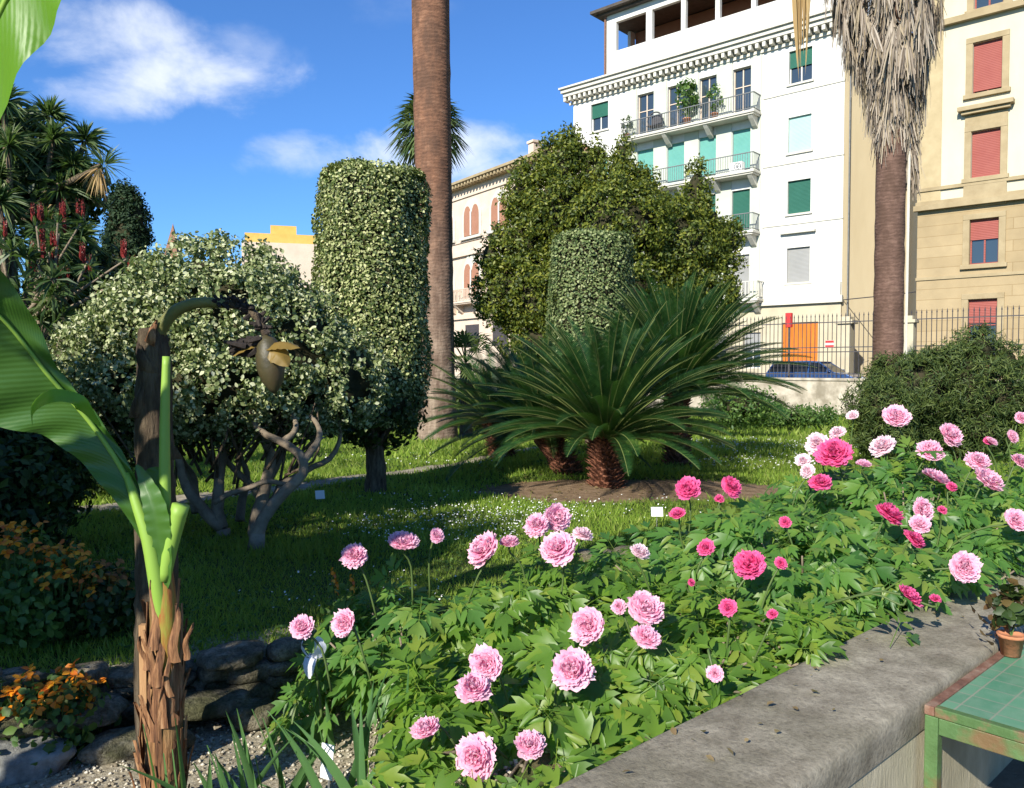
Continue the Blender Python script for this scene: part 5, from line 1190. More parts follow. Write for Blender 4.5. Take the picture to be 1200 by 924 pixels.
# brown pointed sheath flags at the neck
for (px, py, dx, L) in ((170, 765, -.006, .12), (215, 752, .010, .13), (181, 720, -.001, .24), (204, 742, .003, .2), (197, 790, 0, .16), (186, 770, 0, .2)):
    c = bl_(px, py, -.068 if L > .19 else -.06); V = []
    for j in range(8):
        f = j/7; ww = (.018 if L > .19 else .011)*(1-f)**.5+.002; q = c+np.array([dx*f*3+.006*sin(f*7+px), .008*sin(f*5+px), -L*.5+L*f]); V += [q+np.array([-ww, 0, 0]), q+np.array([0, -.012, 0]), q+np.array([ww, 0, 0])]
    F = [(j*3+e, j*3+e+1, j*3+e+4, j*3+e+3) for j in range(7) for e in range(2)]
    mk('dry_sheath', V, F, M['dryband'], pr, True)
# green core, shoots
V, F = tube(curve([bl_(196, 800, -.015), bl_(196, 760, -.025), bl_(194, 700, -.035), bl_(190, 650, -.03)], 16), np.interp(np.linspace(0, 1, 16), [0, .4, 1], [.03, .040, .026]), 14); mk('green_sheath', V, F, M['rustsheath'], pr, True)
V, F = tube(curve([bl_(190, 670, -.02), bl_(193, 600, -.02), bl_(193, 500, -.01), bl_(195, 418, 0)], 24), np.linspace(.024, .013, 24), 12); mk('rolled_leaf', V, F, M['spear'], pr, True)
V, F = tube(curve([bl_(192, 680, -.05), bl_(200, 640, -.05), bl_(212, 592, -.05)], 10), np.linspace(.022, .03, 10), 10); mk('cut_stalk', V, F, M['spear'], pr, True)
V, F = tube(curve([bl_(193, 790, -.02), bl_(189, 720, -.045), bl_(176, 640, -.06), bl_(160, 590, -.05), bl_(148, 555, -.03)], 16), np.interp(np.linspace(0, 1, 16), [0, .35, 1], [.012, .028, .011]), 10); mk('leaf_stalk', V, F, M['spear'], pr, True)
# big leaf: midrib from the crown to beyond the left edge, blade hanging
mid = [bl_(182, 650, -.04), bl_(154, 568, -.03), bl_(112, 500, -.05), bl_(58, 438, -.12), bl_(0, 368, -.22), bl_(-90, 300, -.4), bl_(-220, 270, -.6)]
n_lo = lambda t: np.interp(t, [0, .10, .20, .30, .40, .50, .60, .80, 1], [.012, .05, .085, .105, .15, .26, .34, .30, .0]); n_up = lambda t: np.interp(t, [0, .2, .5, .8, 1], [.01, .022, .03, .12, .0])
V, F, T = sheet_leaf(mid, n_lo, n_up, (.55, -.62, -.56), 70, 9, .006, .10)
V = np.array(V)
o = mk('leaf', V, F, M['banleaf'], pr, True, attr=T)
MB().tube([q+np.array([0, -.006, -.006]) for q in curve(mid, 40)], np.linspace(.010, .004, 40), 8).build('midrib', M['spear'], o, True)
V, F, T = sheet_leaf([bl_(38, 500, -.2), bl_(40, 478, -.24), bl_(62, 464, -.25), bl_(92, 470, -.2), bl_(118, 500, -.12)], lambda t: .004+.022*sin(pi*t)**.6, lambda t: .004+.028*sin(pi*t)**.6, (-.2, -.8, .6), 30, 4, .0, .1); mk('leaf_curl', V, F, M['sunleaf'], pr, True, attr=T)
# small folded blade right of the stalk base
mid2 = [bl_(196, 690, -.06), bl_(186, 630, -.07), bl_(178, 590, -.07), bl_(160, 545, -.04)]
V, F, T = sheet_leaf(mid2, lambda t: .004+.03*sin(pi*min(1, t*1.0)), lambda t: .004+.045*sin(pi*t)**.7, (0, -1, .2), 30, 4, .002, .2); mk('leaf', V, F, M['banleaf'], pr, True, attr=T)
V, F, T = sheet_leaf([bl_(180, 640, .02), bl_(178, 600, .03), bl_(182, 565, .04), bl_(190, 548, .05)], lambda t: .05*sin(pi*t)**.6+.004, lambda t: .05*sin(pi*t)**.6+.004, (0, -1, 0), 24, 4, .002, .3); mk('leaf', V, F, M['banleaf'], pr, True, attr=T)
MB().box(-.012, .012, -.012, .012, -.05, .70).build('stake', M['wood'], pr, loc=tuple(bl_(171, 915, .03)*np.array([1, 1, 0])))
# old banana stem that has flowered
oy = 3.15; op = P(182, 700, oy); ox = op[0]; og = gz(ox, oy)
pr = root('flowering_banana_plant', (ox, oy, og), 0, 'old brown banana stem with an arching stalk that ends in a hanging flower bud', 'banana plant')
def ol(px, py, dy=0): p = P(px, py, oy+dy); return np.array([p[0]-ox, dy, p[2]-og])
pts = curve([(0, 0, -.05), ol(184, 750), ol(183, 650), ol(182, 560), ol(180, 480), ol(181, 420), ol(178, 385)], 40)
V, F = tube(pts, np.interp(np.linspace(0, 1, 40), [0, .5, .65, .8, 1], [.085, .072, .068, .062, .05]), 18, True, .07); mk('pseudostem', V, F, M['oldstem'], pr, True)
for (a, px, py, L) in ((0, 160, 470, .13), (1, 205, 520, .12), (2, 172, 560, .16), (3, 175, 420, .12)):
    c = ol(px, py, -.05); V = []
    for j in range(8):
        f = j/7; ww = .03*(1-f)**.7+.003; q = c+np.array([(-.01 if a % 2 else .008)*f*4, -.02*sin(f*3), -L*.5+L*f]); V += [q+np.array([-ww, 0, 0]), q+np.array([0, -.015, 0]), q+np.array([ww, 0, 0])]
    mk('dry_sheath', V, [(j*3+e, j*3+e+1, j*3+e+4, j*3+e+3) for j in range(7) for e in range(2)], M['oldstem'], pr, True)
V = []; c = ol(182, 385, -.05)
for j in range(8):
    f = j/7; ww = .017*(1-f)**.6+.002; q = c+np.array([.03*f-.02+.006*sin(f*6), -.01-.012*sin(f*5), -.01+.04*f])+np.array([0, 0, -.05*(1-f)]); V += [q+np.array([-ww, 0, ww*.6]), q+np.array([0, -.01, 0]), q+np.array([ww, 0, -ww*.6])]
mk('torn_bract', V, [(j*3+e, j*3+e+1, j*3+e+4, j*3+e+3) for j in range(7) for e in range(2)], M['dryband'], pr, True)
arc = [ol(182, 400), ol(193, 378, -.02), ol(210, 362, -.03), ol(235, 355, -.03), ol(262, 356, -.02), ol(285, 360, 0), ol(303, 374, 0), ol(313, 398, 0)]
ac_ = curve(arc, 40); V, F = tube(ac_, np.interp(np.linspace(0, 1, 40), [0, .2, .6, 1], [.027, .024, .018, .014]), 12, True, .04)
mi = [0 if (i//12) < 24 else 1 for i in range(len(F))]
mk('flower_stalk', V, F, [surf('olive stalk', [(.10,.11,.035), (.16,.15,.05)], 20, .5, .3, .3), M['oldstem']], pr, True, mi)
# knobbly scars / withered flowers
mb = MB()
for i in range(60):
    c = Vector(ac_[random.randint(21, 37)]); a = random.uniform(0, 6.28); d = Vector((random.uniform(-1, 1), random.uniform(-1, .2), random.uniform(-.6, 1))).normalized(); mb.tube([c, c+d*random.uniform(.025, .05)], [.012, .006], 5)
for i in range(26):
    c = Vector(ol(300, 405, 0))+Vector((random.uniform(-.07, .03), random.uniform(-.03, .03), random.uniform(-.03, .03))); d = Vector((random.uniform(-1.4, -.2), random.uniform(-.5, .5), random.uniform(-.5, .2))).normalized(); mb.tube([c, c+d*random.uniform(.04, .08)], [.014, .006], 5)
mb.build('withered_flowers', surf('withered black flowers', [(.012,.01,.01), (.04,.03,.025)], 20, .9), pr)
V, F = [], []; rings = [(0, .010), (.1, .036), (.3, .052), (.55, .055), (.78, .042), (.93, .02), (1, .002)]; b0_, b1_ = ol(312, 392), ol(322, 462)
V, F = tube([b0_*(1-t)+b1_*t for t, r in rings], [r for t, r in rings], 16); mk('flower_bud', V, F, M['bud'], pr, True)
for (cc, ee, u_, wd) in ((ol(312, 405, -.02), ol(352, 408, -.04), (0, -.3, 1), .05), (ol(310, 405, 0), ol(272, 418, -.02), (0, -.2, 1), .028), (ol(316, 412, -.05), ol(338, 430, -.07), (.5, -.8, .4), .045)):
    V, F, T = sheet_leaf([cc, (cc+ee)/2+np.array([0, 0, .02]), ee], lambda t: wd*sin(pi*min(1, .15+t*.85))**.7, lambda t: wd*sin(pi*min(1, .15+t*.85))**.7, u_, 14, 4, .001, -.35); mk('bract', V, F, M['bract'], pr, True)
# third banana plant, mostly out of the picture; its leaf tip hangs in at the top left
zx, zy = -3.2, .55
pr = root('overhanging_banana_plant', (zx, zy, 0), 0, 'banana plant beyond the left edge whose bright leaf hangs in at the top corner', 'banana plant')
V, F = tube(curve([(0, 0, -.05), (0, 0, 1.2), (.05, 0, 2.3)], 20), np.linspace(.13, .08, 20), 18, True, .04); mk('pseudostem', V, F, M['oldstem'], pr, True)
def zl(px, py, Y): p = P(px, py, Y); return np.array([p[0]-zx, p[1]-zy, p[2]])
leaves = [[(.05, 0, 2.3), zl(-380, -200, 1.5), zl(150, -300, 2.1), zl(64, -116, 2.3), zl(20, -26, 2.3), zl(-50, 119, 2.35), zl(-200, 420, 2.4)], [(.05, 0, 2.3), (-.4, .5, 2.9), (-.7, 1.2, 2.8), (-.8, 1.8, 2.3)], [(.05, 0, 2.3), (-.5, -.3, 2.9), (-1.2, -.5, 2.7), (-1.6, -.6, 2.1)], [(.05, 0, 2.3), (-.15, .15, 2.9), (-.5, .35, 3.4), (-.9, .6, 3.7)]]
for i, L in enumerate(leaves):
    w = (lambda t: .165*sin(pi*min(1, .04+t*.96))**.4) if i == 0 else (lambda t: .22*sin(pi*min(1, .04+t*.96))**.5)
    V, F, T = sheet_leaf(L, w, w, (.1, -.6, .8) if i else (.15, -.9, .2), 60, 8, .01, .08); o = mk('leaf', V, F, M['sunleaf'], pr, True, attr=T)
    MB().tube(curve(L, 40), np.linspace(.02, .004, 40), 8).build('midrib', M['spear'], o, True)

# ------------------------------------------------------------------ rubble edging and rocks
def rock(c, r, seed, flat=1.0, sub=3):
    V, F = tri_icosphere((0, 0, 0), (1, 1, 1), sub, .0)
    k = np.array([1+.30*mnoise.noise(Vector(v*1.1)+Vector((seed*7.7, 0, 0)))+.10*mnoise.noise(Vector(v*3.2)+Vector((seed, 3, 0)))+.03*mnoise.noise(Vector(v*9)+Vector((seed, 3, 0))) for v in V])
    V = np.sign(V)*np.abs(V)**.62*k[:, None]*np.array(r)
    a = seed*1.3 if not hasattr(r, 'x') else 0; return V, F
random.seed(9)
e0 = root('rubble_edging', (float(EA[0]), float(EA[1]), 0), atan2(EDn[1], EDn[0]), 'low dry rubble edging of mossy stones holding the lawn above the gravel', 'stone edging')
parts = []; x = -.9; i = 0
while x < 2.6:
    w = random.uniform(.045, .14); h = random.uniform(.03, .065); z = h*.8
    while z < .27:
        V, F = rock(0, (w, random.uniform(.07, .11), h), i+z*10); parts.append((V+np.array([x+random.uniform(-.03, .03), random.uniform(-.05, .04), z]), F)); i += 1; z += h*1.7; h = random.uniform(.03, .055)
    x += w*1.6
for (x, y, w, d, h, z) in ((-.2, -.2, .26, .14, .035, .16), (.1, -.32, .2, .1, .05, .05), (-.55, -.3, .22, .12, .03, .03), (.55, -.22, .1, .09, .05, .05), (.35, -.15, .22, .1, .04, .1)):
    V, F = rock(0, (w, d, h), i); parts.append((V+np.array([x, y, z]), F)); i += 1
V, F = join(parts); mk('stones', V, F, M['rock'], e0)
g = G(65, 905, .0); V, F = rock(0, (.15, .11, .08), 33, sub=4); o = mk('boulder', V, F, surf('pale rock', [(.07,.07,.065), (.18,.18,.165), (.32,.32,.30)], 7, .9, .2, .8, 18), loc=(g[0]-.1, g[1], .05)); o.rotation_euler = (0, .15, .5); tag(o, 'pale rough boulder lying in the shade below the orange flowers', 'rock')
for (px, py, r, s, l) in ((1000-165, 645+0, (.13, .1, .05), 41, 'flat pale stone half buried among peony leaves'), (745, 652, (.16, .1, .05), 42, 'flat stone slab behind the cluster of pale peonies'), (700, 655, (.14, .1, .04), 43, 'low grey stone left of the slab behind the pale peonies')):
    g = G(px, py); V, F = rock(0, r, s); tag(mk('stone', V, F, M['rock'], loc=(g[0], g[1], gz(g[0], g[1])+.02)), l, 'rock', 'loose stones at the lawn edge')

# ------------------------------------------------------------------ peonies
def leaflet(lobes=True):
    """three-lobed peony leaflet, about one unit long"""
    out = [(0,0),(.12,.16),(.23,.30),(.36,.52),(.40,.80),(.24,.66),(.14,.60),(.14,.86),(0,1.22),(-.14,.86),(-.14,.60),(-.24,.66),(-.40,.80),(-.36,.52),(-.23,.30),(-.12,.16)]
    V = [(x, y, .34*abs(x)-.20*y*y) for x, y in out]+[(0, .35, -.02), (0, .68, -.07)]
    F = [(0,1,16),(1,2,16),(2,3,16),(3,5,16),(3,4,5),(5,6,16),(6,17,16),(6,7,17),(7,8,17),(8,9,17),(9,10,17),(10,16,17),(10,11,16),(11,13,16),(11,12,13),(13,14,16),(14,15,16),(15,0,16)]
    return np.array(V), np.array(F)
LT = leaflet()
def simple_leaflet():
    V = [(0,0,0),(.17,.3,.06),(.15,.7,0),(0,1.12,-.2),(-.15,.7,0),(-.17,.3,.06),(0,.5,-.03)]
    return np.array(V, float), np.array([(0,1,6),(1,2,6),(2,3,6),(3,4,6),(4,5,6),(5,0,6)])
LS = simple_leaflet()
# one compound leaf: petiole along +Y, seven to nine leaflets
def compound():
    parts = []
    def put(T, x, y, z, ang, s, tilt=0):
        V = T[0]*s; c, s_ = cos(ang), sin(ang); V = V@np.array([[c, s_, 0], [-s_, c, 0], [0, 0, 1]]); V[:, 2] -= tilt*np.linalg.norm(V[:, :2], axis=1); parts.append((V+np.array([x, y, z]), T[1]))
    put(LT, 0, .62, .02, 0, .46, .1); put(LS, .03, .58, .02, -.8, .32, .15); put(LS, -.03, .58, .02, .8, .32, .15)
    for sg in (-1, 1):
        put(LT, sg*.20, .46, 0, -sg*.95, .36, .15); put(LS, sg*.14, .40, 0, -sg*1.7, .27, .2); put(LS, sg*.16, .42, 0, -sg*.25, .25, .1)
    V, F = join(parts)
    n = len(V)
    pet = np.array([(-.006,0,-.04),(.006,0,-.04),(.006,.62,.02),(-.006,.62,.02),(.2,.46,0),(.19,.47,0),(-.2,.46,0),(-.19,.47,0),(0,.3,0)]); pf = np.array([(0,1,2),(0,2,3),(8,4,5),(8,7,6)])
    return np.concatenate([V, pet]), np.concatenate([F, pf+n])
CL = compound()
def bloom(name, mat, seed, openness=1.0, n=72, centre=None):
    """double peony: ruffled petals packed over a globe. unit radius, opening along +Z"""
    rs = np.random.default_rng(seed); Vs, Fs, Ts = [], [], []; b = 0; nu, nv = 4, 7
    for i in range(n):
        t = (i+.5)/n; ph = i*2.39996+rs.normal(0, .35)
        pol = .10+1.75*openness*t**.85                     # angle from the axis
        r0 = .16; L = (.72+.42*t)*(.78+.34*rs.random()); w = (.34+.32*t)*(.85+.3*rs.random()); cup = rs.uniform(.2, .8)
        ax = np.array([sin(pol)*cos(ph), sin(pol)*sin(ph), cos(pol)]); s = np.array([-sin(ph), cos(ph), 0]); inn = np.cross(s, ax); inn = inn if inn[2] > 0 else -inn
        f1, f2 = rs.uniform(0, 6.28, 2); jt = rs.uniform(-.6, 1.5); tone0 = .15+.45*t
        for a in range(nu+1):
            u = a/nu
            for c in range(nv+1):
                v = c/nv*2-1; ww = w*(sin(pi*(.12+.70*u))**.8); rad = L*u*(1-.12*v*v*(u > .8))
                ruf = (.10*sin(v*5.5+f1)+.06*sin(v*11+f2))*u*u
                p = ax*(r0+rad*.88*(1-.10*(.5+.5*sin(v*9+f1))*(u > .9)))+s*ww*v+inn*(cup*u*u*.22*jt+.06*v*v*u)+inn*ruf+ax*ruf*.9
                if centre and t < .2: p = p*1.0
                Vs.append(p); Ts.append(min(1, tone0*.35+.65*u**1.6+.15*rs.random()*u))
        for a in range(nu):
            for c in range(nv): q = b+a*(nv+1)+c; Fs.append((q, q+1, q+nv+2, q+nv+1))
        b += (nu+1)*(nv+1)
    V = np.array(Vs); V = V/1.02; V[:, 2] *= .85
    me_o = mk(name, V, np.array(Fs), mat, None, True, attr=Ts); me = me_o.data; bpy.data.objects.remove(me_o); return me
BL = {'P': [bloom('flower', M['pink'], s, o_, n_) for s, o_, n_ in ((1, 1, 72), (2, .82, 60), (3, 1.12, 58), (11, .9, 84), (12, 1.0, 48))], 'W': [bloom('flower', M['pale'], s, o_, n_) for s, o_, n_ in ((4, 1, 66), (5, 1.15, 46), (13, .85, 60))], 'H': [bloom('flower', M['hot'], s, o_, n_) for s, o_, n_ in ((6, 1, 72), (7, .8, 52), (14, 1.1, 60))], 'p': [bloom('flower', M['pink'], 8, 1, 40)], 'h': [bloom('flower', M['hot'], 9, 1, 40)]}
# (px, py, diameter px, kind, face dx, face dz)
FL = [(354,735,29,'P',-.5),(404,731,36,'P',-.2),(415,651,33,'P',-.3),(473,636,35,'P',0),(512,628,19,'P',.2),(567,644,44,'P',-.3),(597,637,26,'P',.4),(629,615,32,'P',-.5),(652,607,34,'P',.1),(654,643,46,'P',0),(683,626,24,'W',.5),
 (690,734,46,'P',0),(725,711,19,'P',-.2),(756,714,43,'P',.1),(757,746,32,'P',0),(671,785,52,'P',0),(570,779,44,'P',.1),(555,806,46,'P',-.2),(499,855,34,'P',-.3),(558,887,52,'P',0),(621,873,38,'P',.1),(750,647,24,'W',0),
 (806,574,33,'H',-.2),(857,570,27,'H',.1),(843,585,11,'h',0),(794,603,20,'H',-.2),(878,661,40,'H',0),(827,642,20,'H',-.3),(915,660,13,'h',0),(962,565,27,'H',0),(977,531,40,'H',0),(958,520,28,'W',-.4),(941,540,18,'W',-.4),(946,552,18,'W',-.4),
 (981,507,20,'W',0),(999,487,14,'W',0),(1012,545,19,'P',0),(1034,522,29,'W',0),(1050,489,32,'P',0),(1090,528,31,'P',0),(1114,510,30,'P',0),(1096,562,35,'P',0),(1146,540,29,'P',-.2),(1157,564,37,'P',0),(1043,602,34,'H',0),
 (1081,598,28,'P',0),(1078,615,24,'P',.1),(1072,632,26,'H',-.2),(1130,665,35,'P',0),(1065,700,32,'H',.2),(1096,702,12,'h',.4),(1190,610,30,'P',0),(1195,540,22,'P',0),(1186,512,16,'P',0),(853,712,20,'H',0),(905,720,12,'h',0),
 (838,790,20,'P',0),(920,612,15,'H',0),(1162,518,13,'P',0),(1197,490,16,'P',0),(1158,517,10,'h',0),(810,683,9,'h',0),(1104,598,10,'h',0),(1115,571,12,'h',0)]
PL = [(.08,2.62,.60,.50), (-.42,3.55,.50,.62), (.22,3.75,.58,.70), (.80,3.12,.62,.66), (1.45,3.95,.72,.88), (2.30,4.65,.78,1.08), (3.15,5.15,.80,1.02), (.95,4.25,.55,.70), (2.15,3.92,.42,.74)]
PLAB = ['bright green peony shrub in the front beside the gravel, with round pale pink blooms', 'shaded dark green peony shrub behind the gravel, with nodding lilac pink blooms', 'peony shrub carrying a cluster of large pale pink blooms at its top', 'light green peony shrub beside the ledge, one pale bloom right above another',
        'peony shrub with one large deep pink bloom and bluish green leaves above the ledge', 'tall peony shrub with deep and pale pink blooms in front of the yew bush', 'peony shrub at the right edge of the bed with soft pink blooms', 'low peony shrub with hot pink blooms near the bare earth patch', 'peony shrub leaning over the far end of the ledge']
def zcan(py): return float(np.interp(py, [480, 530, 575, 640, 700, 785, 890], [1.28, 1.10, .95, .80, .73, .62, .46]))
flowers = []
for i, (px, py, dm, kd, fx) in enumerate(FL):
    z = zcan(py); r_ = ray(px, py); Y = r_[1]*((z-EYE)/r_[2])
    if py < 520: Y = min(Y, 5.4)
    p = P(px, py, Y); flowers.append((p, dm/942*Y/2, kd, fx))
pc = np.array([(a, b) for a, b, *_ in PL])
FP = np.array([f[0] for f in flowers]); FR = np.array([f[1] for f in flowers])
random.seed(21)
for k, (x, y, rr, top) in enumerate(PL):
    g = gz(x, y); pr = root('peony_shrub', (x, y, g), 0, PLAB[k], 'peony', 'tree peonies in the bed behind the ledge')
    # leaves over a dome, several layers deep
    n = int(420*rr/.6*(1.15 if k == 0 else 1)); a = RNG.uniform(0, 2*pi, n); q = np.sqrt(RNG.random(n))
    lay = RNG.random(n)**1.6; H = top-g-.06
    zz = H*(1-.50*q**2.2)*(1-.65*lay)+.075*np.sin(a*3+k)+.07*np.sin(a*5+q*9)-.02
    pos = np.stack([np.cos(a)*q*rr*1.12, np.sin(a)*q*rr*1.12, np.maximum(zz, .06)], 1)
    nr = np.stack([np.cos(a)*q*.40, np.sin(a)*q*.40, np.full(n, .95)], 1)+RNG.normal(size=(n, 3))*.27+np.array([-.12, -.42, 0])
    up = np.stack([np.cos(a), np.sin(a), np.full(n, -.10)], 1)+RNG.normal(size=(n, 3))*.6
    X, Y_, Z = frames(nr, up); s = RNG.uniform(.15, .25, n)
    w = pos+np.array([x, y, g]); c = w+Y_*s[:, None]*.5
    # leaves do not grow across a bloom
    dir_ = unit(np.array([0, -1.0, .45])); keep = np.ones(n, bool)
    for fp, fr in zip(FP, FR):
        d = c-fp; t = np.clip(d@dir_, 0, .5); dist = np.linalg.norm(d-t[:, None]*dir_, axis=1); keep &= dist > fr+.075
    ee = (c[:, 0]*LN[0]+c[:, 1]*LN[1]); keep &= (ee > 1.20) & ((ee > 1.42) | (c[:, 2] > .595))
    # keep the gravel clearing free
    if k < 3: keep &= ~((c[:, 0] < -.42-.0*c[:, 1]) & (c[:, 1] < 3.25))
    V, F = scatter(CL[0], CL[1], (pos-Y_*s[:, None]*.35)[keep], X[keep], Y_[keep], Z[keep], s[keep])
    V[:, 2] = np.maximum(V[:, 2], .01)
    mk('foliage', V, F, M['peony'] if k in (0, 2, 3, 6) else M['bluepeony'], pr)
    mb = MB()
    for i in range(16):
        a_ = i*2.4; e = np.array([cos(a_)*rr*random.uniform(.25, .85), sin(a_)*rr*random.uniform(.25, .85), H*random.uniform(.55, .85)]); m_p = np.array([e[0]*.45, e[1]*.45, e[2]*.4])
        mb.tube(curve([(cos(a_)*.04, sin(a_)*.04, -.03), m_p, e], 8), np.linspace(.011, .004, 8), 6)
    mb.build('woody_stem', M['palebark'], pr, True)
for i, (fp, fr, kd, fx) in enumerate(flowers):
    k = int(np.argmin(np.linalg.norm(pc-fp[:2], axis=1)-np.array([q[2] for q in PL])*.4)); x, y, rr, top = PL[k]; g = gz(x, y); par = [o for o in COL.objects if o.name.split('.')[0] == 'peony_shrub'][k]
    if fr*2 < .05: kd = 'h'
    ms = BL[kd]; o = bpy.data.objects.new('bud' if kd in 'hp' else 'flower', ms[i % len(ms)]); COL.objects.link(o); o.parent = par
    o.location = tuple(fp-np.array([x, y, g])); sc = fr*.93 if kd not in 'hp' else fr
    o.scale = (sc*RNG.uniform(.95, 1.08), sc*RNG.uniform(.95, 1.08), sc*(RNG.uniform(.85, 1.0) if kd not in 'hp' else 1.25))
    ax = Vector((fx+random.uniform(-.5, .5), -.7+random.uniform(-.35, .5), .6+random.uniform(-.3, .45))).normalized(); o.rotation_euler = (ax.to_track_quat('Z', 'Y') @ __import__('mathutils').Quaternion((0, 0, 1), random.uniform(0, 6.28))).to_euler()
    e = Vector(o.location)-ax*fr*.3; b = Vector((fp[0]-x-np.sign(fp[0]-x)*min(.09, abs(fp[0]-x)*.5), fp[1]-y+.05, max(.08, fp[2]-g-.30)))
    qb = LN[0]*(b.x+x)+LN[1]*(b.y+y)
    if qb < 1.52: b.x += LN[0]*(1.52-qb); b.y += LN[1]*(1.52-qb); b.z = max(.25, min(b.z, .45))
    mpt = (e+b)/2+Vector((random.uniform(-.02, .02), random.uniform(-.02, .02), .04))
    st = MB().tube(curve([b, mpt, e-ax*.03, e], 10), .0045, 6); st.build('flower_stalk', M['stalk'], o, True)
    ch_ = COL.objects[-1] if False else None
for o in COL.objects:
    if o.name.startswith('flower_stalk') and o.parent and o.parent.name.split('.')[0] in ('flower', 'bud'):
        q = o.parent; L = Matrix.LocRotScale(q.location, q.rotation_euler, q.scale); o.matrix_parent_inverse = L.inverted()

# ------------------------------------------------------------------ small plants and things
def flower_plant(px, py, z, h, r, nl, nf, leaf, fmat, label, name, cat='flowers', group=None, fs=.03, spike=False, lsize=.06):
    g = G(px, py, z) if z is not None else G(px, py); gg = gz(g[0], g[1]); pr = root(name, (g[0], g[1], gg), 0, label, cat, group)
    V, F = crown([(0, 0, h*.45, r, r, h*.45)], nl, lsize, .10, 14, LEAFW, core=0); V[:, 2] = np.maximum(V[:, 2], 0); mk('foliage', V, F, leaf, pr)
    out = []; mb = MB()
    for i in range(nf):
        a = random.uniform(0, 6.28); q = sqrt(random.random())*r; c = np.array([cos(a)*q, sin(a)*q, h*(1.02-.30*(q/r)**2)+random.uniform(-.05, .07)])
        if c[1] > r*.5: c[1] -= r*.3
        if spike:
            for j in range(10): X, Y, Z = frames(np.array([[cos(j*2.4), sin(j*2.4), .4]])); out.append(scatter(DAISY[0], DAISY[1], (c+np.array([cos(j*2.4)*.008, sin(j*2.4)*.008, -.045+j*.009]))[None], X, Y, Z, fs*.45))
        else:
            for j in range(4): X, Y, Z = frames(np.array([[random.gauss(0, .5), random.gauss(-.4, .4), 1]])); out.append(scatter(LEAFW[0], LEAFW[1], c[None], X, Y, Z, fs))
        mb.tube([(c[0]*.4, c[1]*.4, 0), tuple(c)], .003, 4)
    V, F = join(out); mk('blossoms', V, F, fmat, pr); mb.build('stem', M['stalk'], pr); return pr
for (px, py, h, r, l) in ((20, 800, .55, .22, 'orange wallflower clump at the left edge, tallest of them'), (70, 800, .42, .2, 'orange wallflower clump right beside the tallest one'), (60, 870, .30, .18, 'small wallflower clump with few orange flowers above the pale boulder'), (120, 790, .32, .16, 'brownish wallflower clump nearest the banana stem')):
    flower_plant(px, py, .05, h, r, 1300, 60, M['darkleaf'] if l.startswith('brown') else M['bush'], M['orange'] if not l.startswith('brown') else leafm('rust petals', [(.28,.08,.02), (.4,.14,.03)]), l, 'wallflowers', group='orange wallflowers at the left', fs=.036, lsize=.04)
for (px, py, l, nf) in ((393, 722, 'pair of small orange flower spikes below the lilac peony', 2), (417, 724, 'bright orange flower spike right of its darker neighbour', 2), (388, 760, 'small orange flowers close to the leftmost pink peony', 2), (530, 735, 'single orange flower among dark peony leaves', 1)):
    flower_plant(px, py, .28, .2, .05, 40, nf, M['bush'], M['orange'], l, 'orange_flower', fs=.028, spike=True, lsize=.04)
# sword-leaved irises
def iris(px, py, z, n, L, label, lean=.25, bloom_=False):
    g = G(px, py, z); gg = gz(g[0], g[1]); pr = root('iris', (g[0], g[1], gg), 0, label, 'iris', 'irises beside the gravel')
    Vs, Fs = [], []; b = 0
    for i in range(n):
        a = random.uniform(0, 6.28); o = np.array([random.uniform(-.08, .08), random.uniform(-.05, .05), 0]); l = L*random.uniform(.6, 1.1); d = np.array([random.gauss(0, lean), random.gauss(0, lean*.6), 1.]); d /= np.linalg.norm(d); s = unit(np.array([cos(a), .5*sin(a), 0])); w = random.uniform(.012, .02); k = 9; bend = d*0; bend[:2] = d[:2]
        for j in range(k):
            f = j/(k-1); p = o+d*l*f+bend*l*.35*f*f-np.array([0, 0, .12*l*f*f*abs(d[0])*3]); ww = w*(1-f**2.2)+.0006; Vs += [p-s*ww, p+np.cross(s, d)*.003, p+s*ww]
        for j in range(k-1):
            for e in range(2): Fs.append((b+j*3+e, b+j*3+e+1, b+j*3+e+4, b+j*3+e+3))
        b += k*3
    mk('leaves', Vs, Fs, M['iris'], pr, True)
    return pr, g, gg
random.seed(31)
iris(445, 975, .0, 9, .42, 'iris clump with broad bright leaves at the bottom beside the front peony'); iris(290, 990, .0, 10, .46, 'iris clump at the bottom between banana stem and gravel'); iris(225, 1010, .0, 5, .5, 'few upright iris leaves right behind the banana stem', .1)
iris(350, 960, .0, 7, .4, 'dark iris leaves in the middle of the gravel edge'); iris(400, 990, 0, 8, .45, 'iris fan next to the white plant tag', .3)
pr, g, gg = iris(378, 880, .0, 4, .25, 'white flowering iris on a tall stem beside the leftmost pink peony')
top = P(368, 772, g[1]); tl = np.array([top[0]-g[0], 0, top[2]-gg]); MB().tube(curve([(0, 0, 0), tl*.5+np.array([.01, 0, 0]), tl], 8), .006, 6).build('flower_stalk', M['stalk'], pr, True)
for j in range(6):
    a = j*pi/3+.3; upw = 1 if j % 2 else -1; V, F, T = sheet_leaf([tl, tl+np.array([cos(a)*.025, sin(a)*.02, .02 if upw > 0 else .012]), tl+np.array([cos(a)*.05, sin(a)*.04, .055 if upw > 0 else -.02]), tl+np.array([cos(a)*.045, sin(a)*.04, .08 if upw > 0 else -.07])], lambda t: .004+.022*sin(pi*t)**.6, lambda t: .004+.022*sin(pi*t)**.6, (cos(a+.01), sin(a), .4), 10, 3, .002, .1)
    mk('petal', V, F, M['irispetal'], pr, True)
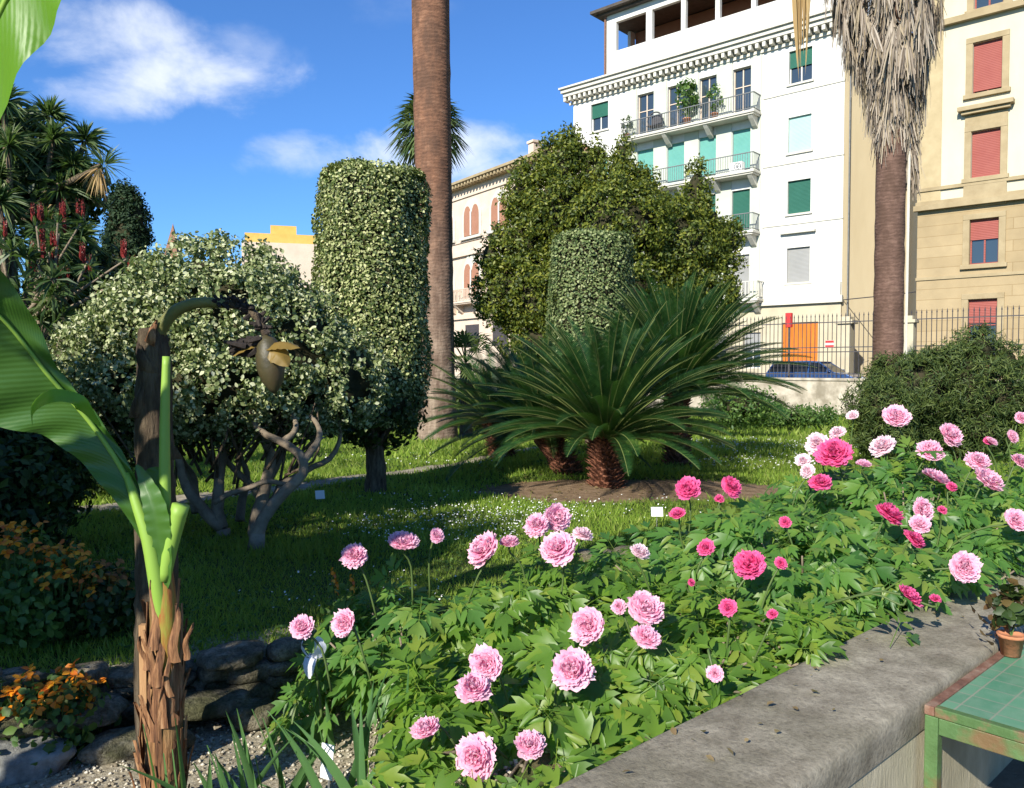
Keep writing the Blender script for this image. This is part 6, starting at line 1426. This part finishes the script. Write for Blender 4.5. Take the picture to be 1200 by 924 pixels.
# plant tags
def tagc(px, py, z, w, h, post, label, tilt=.3, rz=0, Y=None):
    g = G(px, py, z); gg = gz(g[0], g[1]); pr = root('plant_label', (g[0], g[1], gg), rz, label, 'plant label', 'white plant labels'); hz = g[2]-gg
    c, s = cos(tilt), sin(tilt); V = [(-w/2, -h/2*s, hz-h/2*c), (w/2, -h/2*s, hz-h/2*c), (w/2, h/2*s, hz+h/2*c), (-w/2, h/2*s, hz+h/2*c)]; V += [(a, b+.004, c_) for a, b, c_ in V]
    MB().add(V, [(0,1,2,3),(7,6,5,4),(0,4,5,1),(1,5,6,2),(2,6,7,3),(3,7,4,0)]).build('card', M['white'], pr); MB().tube([(0, .01, -.05), (0, .01, hz)], .004, 5).build('stake', M['rail'], pr)
tagc(770, 600, .42, .095, .075, 1, 'white plant label standing on the grass just before the bare earth patch')
tagc(375, 580, .33, .09, .09, 1, 'tilted white plant label in the shade between twisted stem and ivy cylinder', .5, .4)
tagc(383, 893, .2, .055, .12, 1, 'upright white plant label at the bottom beside the iris leaves', .1, -.5)
# plant pot on the bench at the right edge
px0 = ledge_xy(3.36, .93); 
pp = pot_plant((px0[0], px0[1], .531), .16, .055, 'small potted plant with reddish leaves on the far end of the green bench', M['darkleaf'], 110, potr=.045)
tag(pp, cat='potted plant')
V, F = crown([(-.02, 0, .16, .07, .06, .07)], 60, .04, .06, 8, LEAFW, core=0); mk('red_leaves', V, F, M['redleaf'], pp)
# fallen petals and dry leaves on the ledge and the soil
def litter(n, fn, mat, name, label, s0, s1):
    P_, N_ = [], []
    for i in range(n): x, y, z = fn(); P_.append((x, y, z)); 
    P_ = np.array(P_); X, Y, Z = frames(np.array([[0, 0, 1.]])+RNG.normal(size=(n, 3))*.25); V, F = scatter(LEAFW[0], LEAFW[1], P_, X, Y, Z, RNG.uniform(s0, s1, n)); tag(mk(name, V, F, mat), label, name.replace('_', ' '), kind='stuff')
def on_ledge():
    w, q = random.uniform(.8, 6.5), 1.40-abs(random.gauss(0, .13)); q = max(1.03, q); x, y = ledge_xy(w, q); return x, y, .562
litter(110, on_ledge, leafm('dry leaves', [(.12,.07,.035), (.25,.17,.09), (.32,.27,.18)]), 'dry_leaves', 'dry leaf bits and twigs scattered on the stone ledge', .008, .03)
def on_soil():
    x, y = random.uniform(.0, 2.6), random.uniform(7.9, 9.9); return x, y, gz(x, y)+.02
litter(260, on_soil, leafm('brown litter', [(.10,.06,.03), (.22,.15,.08)]), 'leaf_litter', 'brown leaf litter on the bare earth under the cycads', .02, .05)
